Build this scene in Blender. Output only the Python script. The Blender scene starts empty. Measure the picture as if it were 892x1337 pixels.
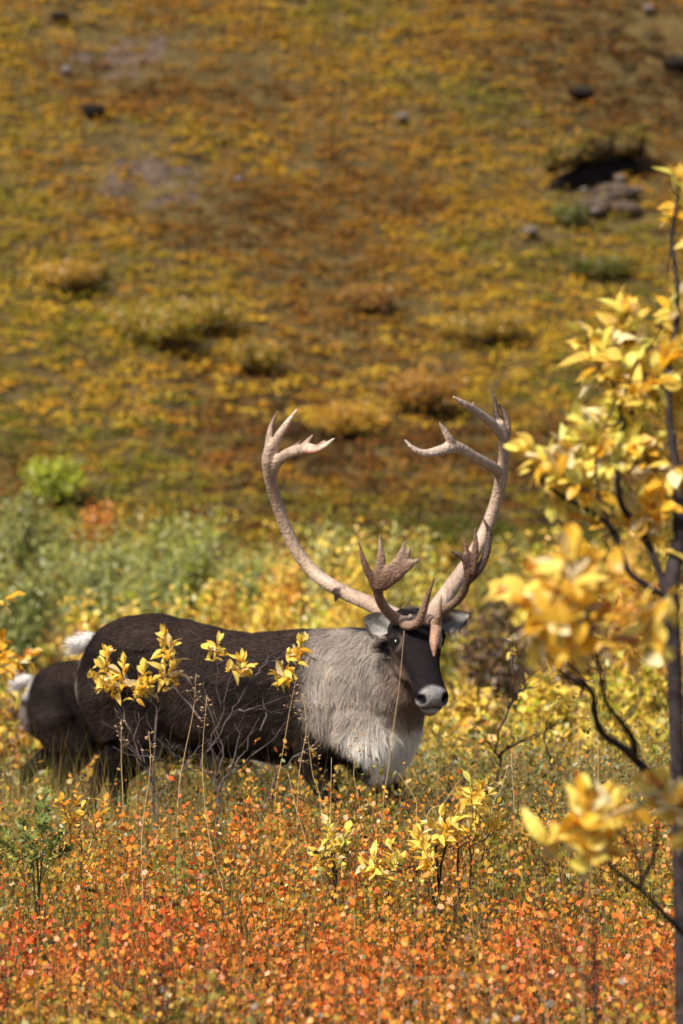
import bpy, bmesh, math, random
import numpy as np
from mathutils import Vector, Matrix, kdtree

random.seed(7)
RNG = np.random.default_rng(11)
scene = bpy.context.scene
COL = scene.collection

# ------------------------------------------------------------------ camera
FPX, CX, HY, EYE = 5600.0, 446.0, 540.0, 2.2      # focal length (px of an 892 px wide frame), horizon row, eye height
cam_data = bpy.data.cameras.new("camera")
cam_data.sensor_fit = 'HORIZONTAL'
cam_data.sensor_width = 36.0
cam_data.lens = 36.0 * FPX / 892.0
cam_data.clip_start = 0.1
cam_data.clip_end = 1000.0
cam_data.dof.use_dof = True
cam_data.dof.focus_distance = 16.7
cam_data.dof.aperture_fstop = 5.4
cam = bpy.data.objects.new("camera", cam_data)
COL.objects.link(cam)
cam.location = (0, 0, EYE)
cam.rotation_euler = (math.radians(90) + (HY - 668.5) / FPX, 0, 0)
scene.camera = cam

# ------------------------------------------------------------------ sky, sun, exposure
SUN_AZ, SUN_EL = math.radians(218), math.radians(46)     # azimuth clockwise from +Y
world = bpy.data.worlds.new("World")
scene.world = world
world.use_nodes = True
wn = world.node_tree.nodes
sky = wn.new("ShaderNodeTexSky")
sky.sky_type = 'NISHITA'
sky.sun_disc = False
sky.sun_elevation = SUN_EL
sky.sun_rotation = SUN_AZ
wn["Background"].inputs["Strength"].default_value = 0.072
world.node_tree.links.new(sky.outputs[0], wn["Background"].inputs["Color"])
sun_data = bpy.data.lights.new("sun", 'SUN')
sun_data.energy = 4.2
sun_data.angle = math.radians(10)
sun_data.color = (1.0, 0.90, 0.75)
sun = bpy.data.objects.new("sun", sun_data)
COL.objects.link(sun)
sdir = Vector((math.sin(SUN_AZ) * math.cos(SUN_EL), math.cos(SUN_AZ) * math.cos(SUN_EL), math.sin(SUN_EL)))
sun.rotation_euler = sdir.to_track_quat('Z', 'Y').to_euler()
sun.location = sdir * 60
scene.view_settings.view_transform = 'Standard'
scene.view_settings.look = 'None'
scene.view_settings.exposure = 0.78
scene.view_settings.gamma = 1.0
scene.view_settings.use_curve_mapping = False
scene.cycles.use_denoising = True
scene.cycles.denoiser = 'OPENIMAGEDENOISE'
scene.cycles.denoising_input_passes = 'RGB_ALBEDO_NORMAL'
scene.cycles.max_bounces = 6
scene.cycles.transparent_max_bounces = 4

# ------------------------------------------------------------------ helpers
def P(px, py, d):
    """A point of the place: seen at that spot of the picture, d metres off."""
    return Vector(((px - CX) * d / FPX, d, EYE + (HY - py) * d / FPX))

def lin(r, g, b, k=1.0):
    f = lambda c: (c / 255 / 12.92 if c <= 10 else ((c / 255 + 0.055) / 1.055) ** 2.4) * k
    return (f(r), f(g), f(b))

def tag(o, label=None, cat=None, group=None, kind=None):
    if label: o["label"] = label
    if cat: o["category"] = cat
    if group: o["group"] = group
    if kind: o["kind"] = kind
    return o

def link(name, me, parent=None, mat=None):
    o = bpy.data.objects.new(name, me)
    COL.objects.link(o)
    if mat is not None and me is not None and not me.materials:
        me.materials.append(mat)
    if parent is not None:
        o.parent = parent
    return o

def empty(name, loc, label, cat, group=None, rz=0.0):
    o = bpy.data.objects.new(name, None)
    COL.objects.link(o)
    o.empty_display_size = 0.1
    o.location = loc
    o.rotation_euler = (0, 0, rz)
    return tag(o, label, cat, group)

def hash2(ix, iy, seed):
    h = (ix.astype(np.int64) * 374761393 + iy.astype(np.int64) * 668265263 + seed * 974634217) & 0xFFFFFFFF
    h = ((h ^ (h >> 13)) * 1274126177) & 0xFFFFFFFF
    h = h ^ (h >> 16)
    return (h & 0xFFFFFF) / float(0xFFFFFF)

def vnoise(x, y, seed=0):
    x = np.asarray(x, float); y = np.asarray(y, float)
    ix, iy = np.floor(x), np.floor(y)
    fx, fy = x - ix, y - iy
    fx = fx * fx * (3 - 2 * fx); fy = fy * fy * (3 - 2 * fy)
    a = hash2(ix, iy, seed); b = hash2(ix + 1, iy, seed)
    c = hash2(ix, iy + 1, seed); d = hash2(ix + 1, iy + 1, seed)
    return (a * (1 - fx) + b * fx) * (1 - fy) + (c * (1 - fx) + d * fx) * fy

def fbm(x, y, seed=0, octv=4):
    s, a, t = 0, 1.0, 0
    for k in range(octv):
        s = s + a * vnoise(np.asarray(x) * 2 ** k, np.asarray(y) * 2 ** k, seed + k * 17)
        t += a; a *= 0.55
    return s / t

def terrain(x, y):
    x = np.asarray(x, float); y = np.asarray(y, float)
    z = 0.10 * (fbm(x * 0.5, y * 0.5, 3, 3) - 0.5)
    foot = 50.0 + 0.12 * x
    t = (y - foot) / 4.0
    hill = 4.0 * np.log1p(np.exp(np.clip(t, -30, 30))) * 0.53
    hill = np.where(t > 29, (y - foot) * 0.53, hill)
    amp = np.clip(hill / 3.0, 0, 1)
    hill = hill + amp * (0.9 * (fbm(x * 0.16 + 7, y * 0.16, 21, 4) - 0.5) + 0.22 * (fbm(x * 1.1, y * 0.9, 31, 2) - 0.5))
    dip = -0.14 * np.exp(-(((x + 1.7) / 1.2) ** 2 + ((y - 22.6) / 1.6) ** 2))
    fall = np.clip((y - 24.0) / 15.0, 0, 1)
    fall = -0.95 * fall * fall * (3 - 2 * fall)          # the ground falls to a shallow gully before the hill
    return z + hill + dip + fall

def norm(v):
    return v / np.maximum(np.linalg.norm(v, axis=-1, keepdims=True), 1e-9)

# ------------------------------------------------------------------ materials
def new_mat(name):
    m = bpy.data.materials.new(name)
    m.use_nodes = True
    return m, m.node_tree, m.node_tree.nodes["Principled BSDF"]

def mat_leaf(name, attr=True, color=(0.5, 0.3, 0.05), trans=0.35, rough=0.5, spec=0.35, rand=0.25):
    m, nt, b = new_mat(name)
    N, L = nt.nodes, nt.links
    b.inputs["Roughness"].default_value = rough
    b.inputs["Specular IOR Level"].default_value = spec
    tr = N.new("ShaderNodeBsdfTranslucent")
    mix = N.new("ShaderNodeMixShader")
    mix.inputs[0].default_value = trans
    if attr:
        a = N.new("ShaderNodeAttribute"); a.attribute_name = "Col"
        col = a.outputs["Color"]
    else:
        oi = N.new("ShaderNodeObjectInfo")
        tc = N.new("ShaderNodeTexCoord")
        ns = N.new("ShaderNodeTexNoise"); ns.inputs["Scale"].default_value = 5.0
        ns.inputs["Detail"].default_value = 4
        L.new(tc.outputs["Object"], ns.inputs["Vector"])
        rr = N.new("ShaderNodeMapRange")
        L.new(oi.outputs["Random"], rr.inputs["Value"])
        rr.inputs["To Min"].default_value = 1 - rand; rr.inputs["To Max"].default_value = 1 + rand
        hs = N.new("ShaderNodeHueSaturation")
        hs.inputs["Color"].default_value = (*color, 1)
        hr = N.new("ShaderNodeMapRange")
        L.new(ns.outputs["Fac"], hr.inputs["Value"])
        hr.inputs["From Min"].default_value = 0.3; hr.inputs["From Max"].default_value = 0.7
        hr.inputs["To Min"].default_value = 0.475; hr.inputs["To Max"].default_value = 0.52
        L.new(hr.outputs[0], hs.inputs["Hue"])
        L.new(rr.outputs[0], hs.inputs["Value"])
        col = hs.outputs[0]
    L.new(col, b.inputs["Base Color"])
    L.new(col, tr.inputs["Color"])
    L.new(b.outputs[0], mix.inputs[1]); L.new(tr.outputs[0], mix.inputs[2])
    L.new(mix.outputs[0], N["Material Output"].inputs["Surface"])
    return m

def mat_attr(name, rough=0.7, spec=0.2, noise_scale=0, noise_amt=0.0, bump=0.0, sheen=0.0):
    m, nt, b = new_mat(name)
    N, L = nt.nodes, nt.links
    a = N.new("ShaderNodeAttribute"); a.attribute_name = "Col"
    b.inputs["Roughness"].default_value = rough
    b.inputs["Specular IOR Level"].default_value = spec
    if sheen: b.inputs["Sheen Weight"].default_value = sheen
    col = a.outputs["Color"]
    if noise_scale:
        tc = N.new("ShaderNodeTexCoord")
        ns = N.new("ShaderNodeTexNoise"); ns.inputs["Scale"].default_value = noise_scale
        ns.inputs["Detail"].default_value = 6
        L.new(tc.outputs["Object"], ns.inputs["Vector"])
        mr = N.new("ShaderNodeMapRange")
        mr.inputs["From Min"].default_value = 0.3; mr.inputs["From Max"].default_value = 0.7
        mr.inputs["To Min"].default_value = 1 - noise_amt; mr.inputs["To Max"].default_value = 1 + noise_amt
        L.new(ns.outputs["Fac"], mr.inputs["Value"])
        mx = N.new("ShaderNodeVectorMath"); mx.operation = 'SCALE'
        L.new(col, mx.inputs[0]); L.new(mr.outputs[0], mx.inputs["Scale"])
        col = mx.outputs[0]
        if bump:
            bp = N.new("ShaderNodeBump"); bp.inputs["Strength"].default_value = bump
            bp.inputs["Distance"].default_value = 0.01
            L.new(ns.outputs["Fac"], bp.inputs["Height"]); L.new(bp.outputs[0], b.inputs["Normal"])
    L.new(col, b.inputs["Base Color"])
    return m

def mat_noise(name, c1, c2, scale=8.0, rough=0.9, bump=0.4, c3=None, dist=0.02, coord="Object"):
    m, nt, b = new_mat(name)
    N, L = nt.nodes, nt.links
    tc = N.new("ShaderNodeTexCoord")
    ns = N.new("ShaderNodeTexNoise"); ns.inputs["Scale"].default_value = scale
    ns.inputs["Detail"].default_value = 8; ns.inputs["Roughness"].default_value = 0.65
    L.new(tc.outputs[coord], ns.inputs["Vector"])
    cr = N.new("ShaderNodeValToRGB")
    cr.color_ramp.elements[0].position = 0.35; cr.color_ramp.elements[0].color = (*c1, 1)
    cr.color_ramp.elements[1].position = 0.68; cr.color_ramp.elements[1].color = (*c2, 1)
    if c3:
        e = cr.color_ramp.elements.new(0.5); e.color = (*c3, 1)
    L.new(ns.outputs["Fac"], cr.inputs["Fac"])
    L.new(cr.outputs[0], b.inputs["Base Color"])
    b.inputs["Roughness"].default_value = rough
    b.inputs["Specular IOR Level"].default_value = 0.15
    bp = N.new("ShaderNodeBump"); bp.inputs["Strength"].default_value = bump
    bp.inputs["Distance"].default_value = dist
    L.new(ns.outputs["Fac"], bp.inputs["Height"]); L.new(bp.outputs[0], b.inputs["Normal"])
    return m

def mat_plain(name, c, rough=0.5, spec=0.5):
    m, nt, b = new_mat(name)
    b.inputs["Base Color"].default_value = (*c, 1)
    b.inputs["Roughness"].default_value = rough
    b.inputs["Specular IOR Level"].default_value = spec
    return m

M_LEAFCOVER = mat_leaf("leaf_cover", trans=0.32, rough=0.42, spec=0.5)
M_HILLCOVER = mat_leaf("hill_cover", trans=0.2, rough=0.7, spec=0.15)
M_TWIG = mat_noise("twig_bark", (0.016, 0.010, 0.009), (0.055, 0.036, 0.03), 40, 0.8, 0.3, dist=0.003)
M_GREYTWIG = mat_noise("grey_twig_bark", (0.055, 0.043, 0.040), (0.16, 0.13, 0.122), 40, 0.8, 0.3, dist=0.003)
M_BARK = mat_noise("willow_bark", (0.012, 0.009, 0.010), (0.062, 0.048, 0.05), 26, 0.8, 0.7, dist=0.006)
M_STRAW = mat_noise("dry_straw", (0.42, 0.27, 0.12), (0.62, 0.46, 0.25), 30, 0.6, 0.1, dist=0.001)
M_SEED = mat_noise("seed_head", (0.20, 0.12, 0.07), (0.50, 0.36, 0.22), 60, 0.7, 0.1, dist=0.001)
M_GROUND = mat_noise("tundra_soil", (0.05, 0.032, 0.013), (0.14, 0.088, 0.03), 2.2, 0.95, 0.8, c3=(0.09, 0.064, 0.022), dist=0.05)
M_SOIL = mat_noise("bare_soil", (0.05, 0.033, 0.024), (0.15, 0.105, 0.078), 5, 0.95, 0.8, dist=0.06)
M_DARKSOIL_SHADE = mat_noise("peat", (0.010, 0.007, 0.006), (0.03, 0.02, 0.016), 6, 0.95, 0.8, dist=0.05)  # peat; also painted shade in the undercut and below a small overhang
M_STONE = mat_noise("grey_stone", (0.08, 0.062, 0.055), (0.21, 0.17, 0.155), 9, 0.85, 0.6, dist=0.02)
LEAFM = {
    "yellow": mat_leaf("willow_leaf_yellow", False, (0.88, 0.64, 0.12), 0.42),
    "gold": mat_leaf("willow_leaf_gold", False, (0.82, 0.46, 0.035), 0.42),
    "lime": mat_leaf("willow_leaf_lime", False, (0.72, 0.66, 0.14), 0.42),
    "cream": mat_leaf("willow_leaf_underside", False, (0.80, 0.66, 0.36), 0.42),
    "green": mat_leaf("willow_leaf_green", False, (0.17, 0.22, 0.05), 0.3),
    "orange": mat_leaf("willow_leaf_orange", False, (0.66, 0.26, 0.03), 0.38),
}

# ------------------------------------------------------------------ mesh makers
def mesh_np(name, V, faces_flat, K, mat, face_cols=None, smooth=False):
    """Mesh of equal K-gons; one colour per face."""
    me = bpy.data.meshes.new(name)
    nf = len(faces_flat) // K
    me.vertices.add(len(V)); me.loops.add(len(faces_flat)); me.polygons.add(nf)
    me.vertices.foreach_set("co", np.ascontiguousarray(V, dtype=np.float32).ravel())
    me.loops.foreach_set("vertex_index", np.asarray(faces_flat, dtype=np.int32))
    me.polygons.foreach_set("loop_start", np.arange(nf, dtype=np.int32) * K)
    me.update(calc_edges=True)
    if smooth:
        me.polygons.foreach_set("use_smooth", np.ones(nf, dtype=bool))
    if face_cols is not None:
        at = me.attributes.new("Col", 'FLOAT_COLOR', 'FACE')
        c = np.ones((nf, 4), dtype=np.float32); c[:, :3] = face_cols
        at.data.foreach_set("color", c.ravel())
    me.materials.append(mat)
    return me

HEX = np.array([(0, 0), (0.28, 0.40), (0.72, 0.42), (1, 0), (0.72, -0.42), (0.28, -0.40)])
DIA = np.array([(0, 0), (0.5, 0.5), (1, 0), (0.5, -0.5)])
PENT = np.array([(0, 0), (0.42, 0.46), (0.95, 0.30), (0.95, -0.30), (0.42, -0.46)])
LANCE = np.array([(0, 0), (0.35, 0.45), (0.75, 0.3), (1, 0), (0.75, -0.3), (0.35, -0.45)])

def leaves_mesh(name, C, A, Nn, length, width, cols, mat, shape=HEX):
    A = norm(A)
    B = norm(np.cross(Nn, A))
    K = len(shape)
    V = (C[:, None, :] + A[:, None, :] * (shape[None, :, 0, None] * length[:, None, None])
         + B[:, None, :] * (shape[None, :, 1, None] * width[:, None, None]))
    V = V.reshape(-1, 3)
    return mesh_np(name, V, np.arange(len(V)), K, mat, cols)

def stems_mesh(name, P0, P1, r, mat, cols=None):
    """Thin three-sided spikes from P0 to P1."""
    D = norm(P1 - P0)
    up = np.tile(np.array([[0.31, 0.9, 0.2]]), (len(D), 1))
    S = norm(np.cross(D, up)); T = np.cross(D, S)
    n = len(P0)
    V = np.empty((n, 4, 3))
    for k in range(3):
        a = 2 * math.pi * k / 3
        V[:, k] = P0 + (S * math.cos(a) + T * math.sin(a)) * r[:, None]
    V[:, 3] = P1
    base = (np.arange(n) * 4)[:, None]
    F = np.concatenate([base + np.array([[0, 1, 3]]), base + np.array([[1, 2, 3]]), base + np.array([[2, 0, 3]])], axis=1)
    return mesh_np(name, V.reshape(-1, 3), F.ravel(), 3, mat, cols)

def catmull(pts, n):
    pts = [Vector(p) for p in pts]
    q = [pts[0] * 2 - pts[1]] + pts + [pts[-1] * 2 - pts[-2]]
    out, ts = [], []
    m = len(pts) - 1
    for i in range(m):
        p0, p1, p2, p3 = q[i:i + 4]
        for k in range(n):
            t = k / n
            out.append(0.5 * ((2 * p1) + (p2 - p0) * t + (2 * p0 - 5 * p1 + 4 * p2 - p3) * t * t + (3 * p1 - p0 - 3 * p2 + p3) * t ** 3))
            ts.append(i + t)
    out.append(pts[-1]); ts.append(m)
    return out, ts

def interp(vals, t):
    i = min(int(t), len(vals) - 2); f = t - i
    return vals[i] * (1 - f) + vals[i + 1] * f

def tube_into(bm, pts, radii, n=4, sides=7, rough=0.0, squash=None, flat_dir=None):
    """Closed tapered tube along a smooth path; squash < 1 flattens it along flat_dir."""
    path, ts = catmull(pts, n)
    prev = None; rings = []
    for i, p in enumerate(path):
        if i == 0: tan = path[1] - path[0]
        elif i == len(path) - 1: tan = path[-1] - path[-2]
        else: tan = path[i + 1] - path[i - 1]
        tan.normalize()
        if flat_dir is not None:
            a = Vector(flat_dir); a = (a - tan * a.dot(tan)).normalized()
        else:
            ref = prev if prev is not None else (Vector((0, 0, 1)) if abs(tan.z) < 0.9 else Vector((1, 0, 0)))
            a = (ref - tan * ref.dot(tan)).normalized()
        prev = a
        b = tan.cross(a)
        r = interp(radii, ts[i])
        sq = 1.0 if squash is None else (interp(squash, ts[i]) if isinstance(squash, (list, tuple)) else squash)
        ring = []
        for k in range(sides):
            an = 2 * math.pi * k / sides
            rr = r * (1 + rough * (random.random() - 0.5))
            ring.append(bm.verts.new(p + a * (math.cos(an) * rr * sq) + b * (math.sin(an) * rr)))
        rings.append(ring)
    for i in range(len(rings) - 1):
        for k in range(sides):
            bm.faces.new((rings[i][k], rings[i][(k + 1) % sides], rings[i + 1][(k + 1) % sides], rings[i + 1][k]))
    bm.faces.new(list(reversed(rings[0]))); bm.faces.new(rings[-1])

def bm_to_mesh(bm, name, mat=None, smooth=True):
    bmesh.ops.recalc_face_normals(bm, faces=bm.faces)
    me = bpy.data.meshes.new(name)
    bm.to_mesh(me); bm.free()
    if smooth:
        me.polygons.foreach_set("use_smooth", np.ones(len(me.polygons), dtype=bool))
    if mat: me.materials.append(mat)
    return me

def tube_obj(name, pts, radii, mat, parent, origin, n=4, sides=7, rough=0.12):
    bm = bmesh.new()
    tube_into(bm, [Vector(p) - Vector(origin) for p in pts], radii, n, sides, rough)
    return link(name, bm_to_mesh(bm, name, mat), parent)

def remesh(bm, name, voxel, smooth_it):
    bmesh.ops.recalc_face_normals(bm, faces=bm.faces)
    me = bpy.data.meshes.new(name + "_src"); bm.to_mesh(me); bm.free()
    o = bpy.data.objects.new(name + "_src", me); COL.objects.link(o)
    md = o.modifiers.new("r", 'REMESH'); md.mode = 'VOXEL'; md.voxel_size = voxel
    sm = o.modifiers.new("s", 'SMOOTH'); sm.factor = 0.5; sm.iterations = smooth_it
    dg = bpy.context.evaluated_depsgraph_get()
    out = bpy.data.meshes.new_from_object(o.evaluated_get(dg))
    out.name = name
    bpy.data.objects.remove(o); bpy.data.meshes.remove(me)
    out.polygons.foreach_set("use_smooth", np.ones(len(out.polygons), dtype=bool))
    return out

def co_of(me):
    a = np.empty(len(me.vertices) * 3, dtype=np.float32); me.vertices.foreach_get("co", a)
    return a.reshape(-1, 3).astype(float)

def vcol(me, cols):
    at = me.attributes.new("Col", 'FLOAT_COLOR', 'POINT')
    c = np.ones((len(cols), 4), dtype=np.float32); c[:, :3] = cols
    at.data.foreach_set("color", c.ravel())

# ------------------------------------------------------------------ ground and hillside
def grid_ground():
    xs = np.concatenate([np.linspace(-300, -24, 24), np.linspace(-22, 22, 110), np.linspace(24, 300, 24)])
    ys = np.concatenate([np.linspace(-60, 4, 12), np.linspace(5, 110, 230), np.linspace(116, 420, 26)])
    X, Y = np.meshgrid(xs, ys)
    Z = terrain(X, Y)
    Z = np.where(Y > 110, Z + 0, Z)
    V = np.stack([X, Y, Z], -1).reshape(-1, 3)
    nx, ny = len(xs), len(ys)
    i = np.arange(ny - 1)[:, None] * nx + np.arange(nx - 1)[None, :]
    F = np.stack([i, i + 1, i + nx + 1, i + nx], -1).reshape(-1)
    me = mesh_np("hillside_ground", V, F, 4, M_GROUND, smooth=True)
    o = link("ground", me)
    tag(o, "brown tundra ground rising into the hillside behind the animals", "ground", kind="structure")
grid_ground()

def slope_px(px, py):
    """Where the line of sight through a spot of the picture meets the terrain (beyond 30 m)."""
    d = np.arange(30, 100, 0.05)
    x = (px - CX) * d / FPX; z = EYE + (HY - py) * d / FPX
    h = terrain(x, d) - z
    k = np.argmax(h > 0)
    return Vector((x[k], d[k], float(terrain(x[k], d[k]))))

PAL = {
    "rust": lin(146, 98, 48), "ochre": lin(178, 136, 56), "mustard": lin(204, 168, 60), "olive": lin(126, 118, 48),
    "green": lin(106, 118, 44), "brown": lin(104, 72, 38), "dark": lin(62, 46, 28), "straw": lin(178, 146, 88),
    "yellow": lin(238, 206, 84), "palegreen": lin(184, 182, 100), "bluegreen": lin(160, 166, 96),
    "orange": lin(226, 138, 58), "redorange": lin(214, 98, 56), "coral": lin(232, 132, 88), "gold": lin(230, 176, 62),
    "mauve": lin(126, 98, 84), "lime": lin(170, 176, 40), "greygreen": lin(132, 138, 104), "pink": lin(222, 150, 116),
}

def pick(palette, n, rng):
    names = list(palette); w = np.array([palette[k] for k in names], float); w /= w.sum()
    idx = rng.choice(len(names), size=n, p=w)
    return np.array([PAL[k] for k in names])[idx]

def bump2(x, y, cx, cy, sx, sy):
    return np.exp(-(((x - cx) / sx) ** 2 + ((y - cy) / sy) ** 2))

# bare patches on the slope, in picture-derived places
BARE = [(slope_px(*p), s) for p, s in [((195, 240), 0.55), ((230, 265), 0.45), ((165, 185), 0.4), ((150, 80), 0.6), ((330, 90), 0.35), ((60, 72), 0.3),
        ((790, 262), 0.7), ((800, 240), 0.6), ((770, 285), 0.5), ((870, 60), 0.4), ((225, 70), 0.4), ((520, 165), 0.25), ((690, 310), 0.2)]]

def hill_cover():
    rng = np.random.default_rng(5)
    step = 0.19
    xs = np.arange(-9.5, 9.5, step); ys = np.arange(47.5, 76, step)
    X, Y = np.meshgrid(xs, ys)
    X = (X + rng.uniform(-.5, .5, X.shape) * step * 1.6).ravel(); Y = (Y + rng.uniform(-.5, .5, Y.shape) * step * 1.6).ravel()
    keep = np.abs(X) < 0.0797 * Y * 1.25 + 0.9
    X, Y = X[keep], Y[keep]
    bare = np.zeros_like(X)
    for c, s in BARE:
        bare = np.maximum(bare, bump2(X, Y, c.x, c.y, s * 1.2, s * 1.6))
    keep = rng.random(len(X)) > np.clip(bare * 1.3 * (0.35 + 1.1 * fbm(X * 1.6, Y * 1.6, 35, 3)), 0, 0.72)
    X, Y = X[keep], Y[keep]
    Z = terrain(X, Y)
    n = len(X)
    f1 = fbm(X * 0.38, Y * 0.42, 41, 4); f2 = fbm(X * 0.6 + 9, Y * 0.75, 57, 4); f3 = fbm(X * 0.25, Y * 0.18 + 4, 77, 3)
    # picture-row equivalent (height on the slope) for zones of plants
    row = HY - (Z - EYE) * FPX / Y
    col = CX + X * FPX / Y
    sel = rng.random(n)
    h = 0.47 + 1.9 * (fbm(X * 0.20 + 3, Y * 0.24, 41, 4) - 0.5) + 0.45 * (f2 - 0.5) + rng.normal(0, 0.085, n)
    h = h + 0.14 * bump2(col, row, 520, 150, 260, 170) - 0.14 * bump2(col, row, 120, 200, 170, 190) - 0.22 * bump2(col, row, 860, 90, 120, 120) + 0.06 * bump2(col, row, 300, 430, 260, 80)
    RH = np.array([0.0, 0.2, 0.38, 0.54, 0.70, 0.86, 1.0])
    RC = np.array([lin(74, 50, 28), lin(124, 84, 40), lin(172, 126, 50), lin(196, 158, 56), lin(158, 146, 50), lin(118, 122, 44), lin(98, 112, 42)])
    hc = np.clip(h, 0, 1)
    base = np.stack([np.interp(hc, RH, RC[:, q]) for q in range(3)], -1)
    spot = sel < 0.07
    base[spot] = pick({"dark": 2, "brown": 3, "mauve": 2, "straw": 1}, spot.sum(), rng)
    # darker russet heath low on the slope, greener left foot
    low = np.clip((row - 520) / 80, 0, 1) * np.clip((col - 180) / 120, 0, 1) * (rng.random(n) < 0.5)
    rus = pick({"brown": 4, "rust": 3, "dark": 2, "olive": 2}, n, rng)
    base = np.where((low > 0.5)[:, None], rus, base)
    lg = (row > 500) & (col < 260) & (rng.random(n) < 0.5)
    base[lg] = pick({"olive": 3, "green": 3, "palegreen": 1}, lg.sum(), rng)
    ur = (col > 640) & (row < 190) & (rng.random(n) < 0.4)
    base[ur] = pick({"brown": 3, "dark": 2, "rust": 2}, ur.sum(), rng)
    mid = (row > 330) & (row < 560) & (f3 > 0.45) & (rng.random(n) < 0.32)
    base[mid] = pick({"yellow": 2, "mustard": 4, "gold": 1}, mid.sum(), rng)
    base *= rng.uniform(0.47, 0.61, (n, 1)) * np.array([[1.10, 0.965, 0.52]]) * (0.68 + 0.64 * fbm(X * 0.9, Y * 1.6, 63, 3))[:, None]
    rad = rng.uniform(0.13, 0.30, n)
    hgt = rad * rng.uniform(0.30, 0.6, n)
    k = 29
    # leaves over each low dome
    th = rng.uniform(0, 2 * math.pi, (n, k)); cz = rng.uniform(-0.15, 1, (n, k)); sr = np.sqrt(np.clip(1 - cz ** 2, 0, 1))
    rr = rng.uniform(0.55, 1.08, (n, k))
    D = np.stack([np.cos(th) * sr, np.sin(th) * sr, cz], -1)
    C = np.stack([X, Y, Z], -1)[:, None, :] + D * rr[..., None] * np.stack([rad, rad, hgt], -1)[:, None, :]
    C = C.reshape(-1, 3)
    Nn = norm(0.6 * D.reshape(-1, 3) + rng.normal(0, 0.45, (n * k, 3)) + np.array([0, -0.3, 0.5]))
    A = norm(np.cross(Nn, rng.normal(0, 1, (n * k, 3))))
    ln = rng.uniform(0.04, 0.085, n * k); wd = ln * rng.uniform(0.45, 0.8, n * k)
    cols = np.repeat(base, k, 0) * rng.uniform(0.82, 1.18, (n * k, 1))
    me = leaves_mesh("hill_heath", C - A * (ln[:, None] * 0.5), A, Nn, ln, wd, cols, M_HILLCOVER, DIA)
    tag(link("hillside_heath", me), "mottled ochre, olive and russet heath covering the whole slope", "heath", kind="stuff")
hill_cover()

# ------------------------------------------------------------------ low cover on the flat
def cover(name, label, y0, y1, density, hgt, leaf, palfun, margin=1.25, extra=0.4, stems=5, leaves=9, seed=1, spread=0.5, twig_col=None, shape=HEX, lenw=0.8, mask=None, twig_r=0.0016, lift=0.6, coherent=0.6, tall=0.08, jit=0.3, tlo=0.42):
    rng = np.random.default_rng(seed)
    # plants spread evenly over the wedge the valley floor shows
    ymax_w = 0.0797 * y1 * margin + extra
    n = int(density * (y1 - y0) * 2 * ymax_w)
    X = rng.uniform(-ymax_w, ymax_w, n); Y = rng.uniform(y0, y1, n)
    keep = np.abs(X) < 0.0797 * Y * margin + extra
    if mask is not None:
        keep &= rng.random(n) < mask(X, Y)
    X, Y = X[keep], Y[keep]; n = len(X)
    Z = terrain(X, Y)
    hs = hgt(X, Y, rng)
    tint = rng.uniform(0.86, 1.12, (n, 1))
    pid = np.repeat(np.arange(n), stems); S = len(pid)
    th = rng.uniform(0, 2 * math.pi, S); tilt = np.abs(rng.normal(0, spread, S))
    D = np.stack([np.cos(th) * np.sin(tilt), np.sin(th) * np.sin(tilt), np.cos(tilt)], -1)
    L = hs[pid] * np.where(rng.random(S) < tall, rng.uniform(1.1, 1.38, S), rng.uniform(0.45, 1.05, S))
    B = np.stack([X[pid], Y[pid], Z[pid] - 0.01], -1) + np.concatenate([rng.normal(0, 0.03, (S, 2)), np.zeros((S, 1))], 1)
    tip = B + D * L[:, None]
    tip2 = B + D * (L * np.where(rng.random(S) < 0.3, rng.uniform(1.05, 1.25, S), 1.0))[:, None]
    sid = np.repeat(np.arange(S), leaves); M = len(sid)
    t = rng.uniform(tlo, 1.03, M) ** 0.8
    la = rng.uniform(0, 2 * math.pi, M)
    side = np.stack([np.cos(la), np.sin(la), rng.uniform(-0.1, 1.0, M) * lift], -1)
    C = B[sid] + (tip[sid] - B[sid]) * t[:, None] + side * (leaf * rng.uniform(0.1, 0.9, M))[:, None]
    A = norm(side + D[sid] * 0.6 + rng.normal(0, 0.2, (M, 3)))
    Nn = norm(np.cross(A, rng.normal(0, 1, (M, 3))) + np.array([-0.15, -0.55, 0.35]))
    ln = leaf * rng.uniform(0.5, 1.35, M) * np.repeat(rng.uniform(0.8, 1.2, n), stems * leaves); wd = ln * lenw * rng.uniform(0.8, 1.15, M)
    pc = palfun(X, Y, np.arange(n), rng)[pid[sid]]
    own = rng.random((M, 1)) < coherent
    cols = np.where(own, pc, palfun(X, Y, pid[sid], rng)) * tint[pid[sid]] * rng.uniform(1 - jit, 1 + jit * 0.9, (M, 1))
    me = leaves_mesh(name, C, A, Nn, ln, wd, cols, M_LEAFCOVER, shape)
    o = tag(link(name, me), *label, kind="stuff")
    if twig_r:
        tm = stems_mesh(name + "_twigs", B, tip2, np.full(S, twig_r) * rng.uniform(0.7, 1.5, S), M_TWIG)
        tg = link("twigs", tm, o)
        tg["kind"] = "stuff"
    return o

def mixpal(rows):
    """rows: list of (weight function, palette). Picks a palette per plant, a colour per leaf."""
    def f(X, Y, pl, rng):
        W = np.stack([np.maximum(w(X, Y), 0) for w, _ in rows], -1)
        W = W / W.sum(-1, keepdims=True)
        c = np.cumsum(W, -1)
        u = rng.random(len(X))[:, None]
        which = (u > c).sum(-1).clip(0, len(rows) - 1)[pl]
        out = np.empty((len(pl), 3))
        for k, (_, p) in enumerate(rows):
            m = which == k
            out[m] = pick(p, m.sum(), rng)
        return out
    return f

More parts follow.
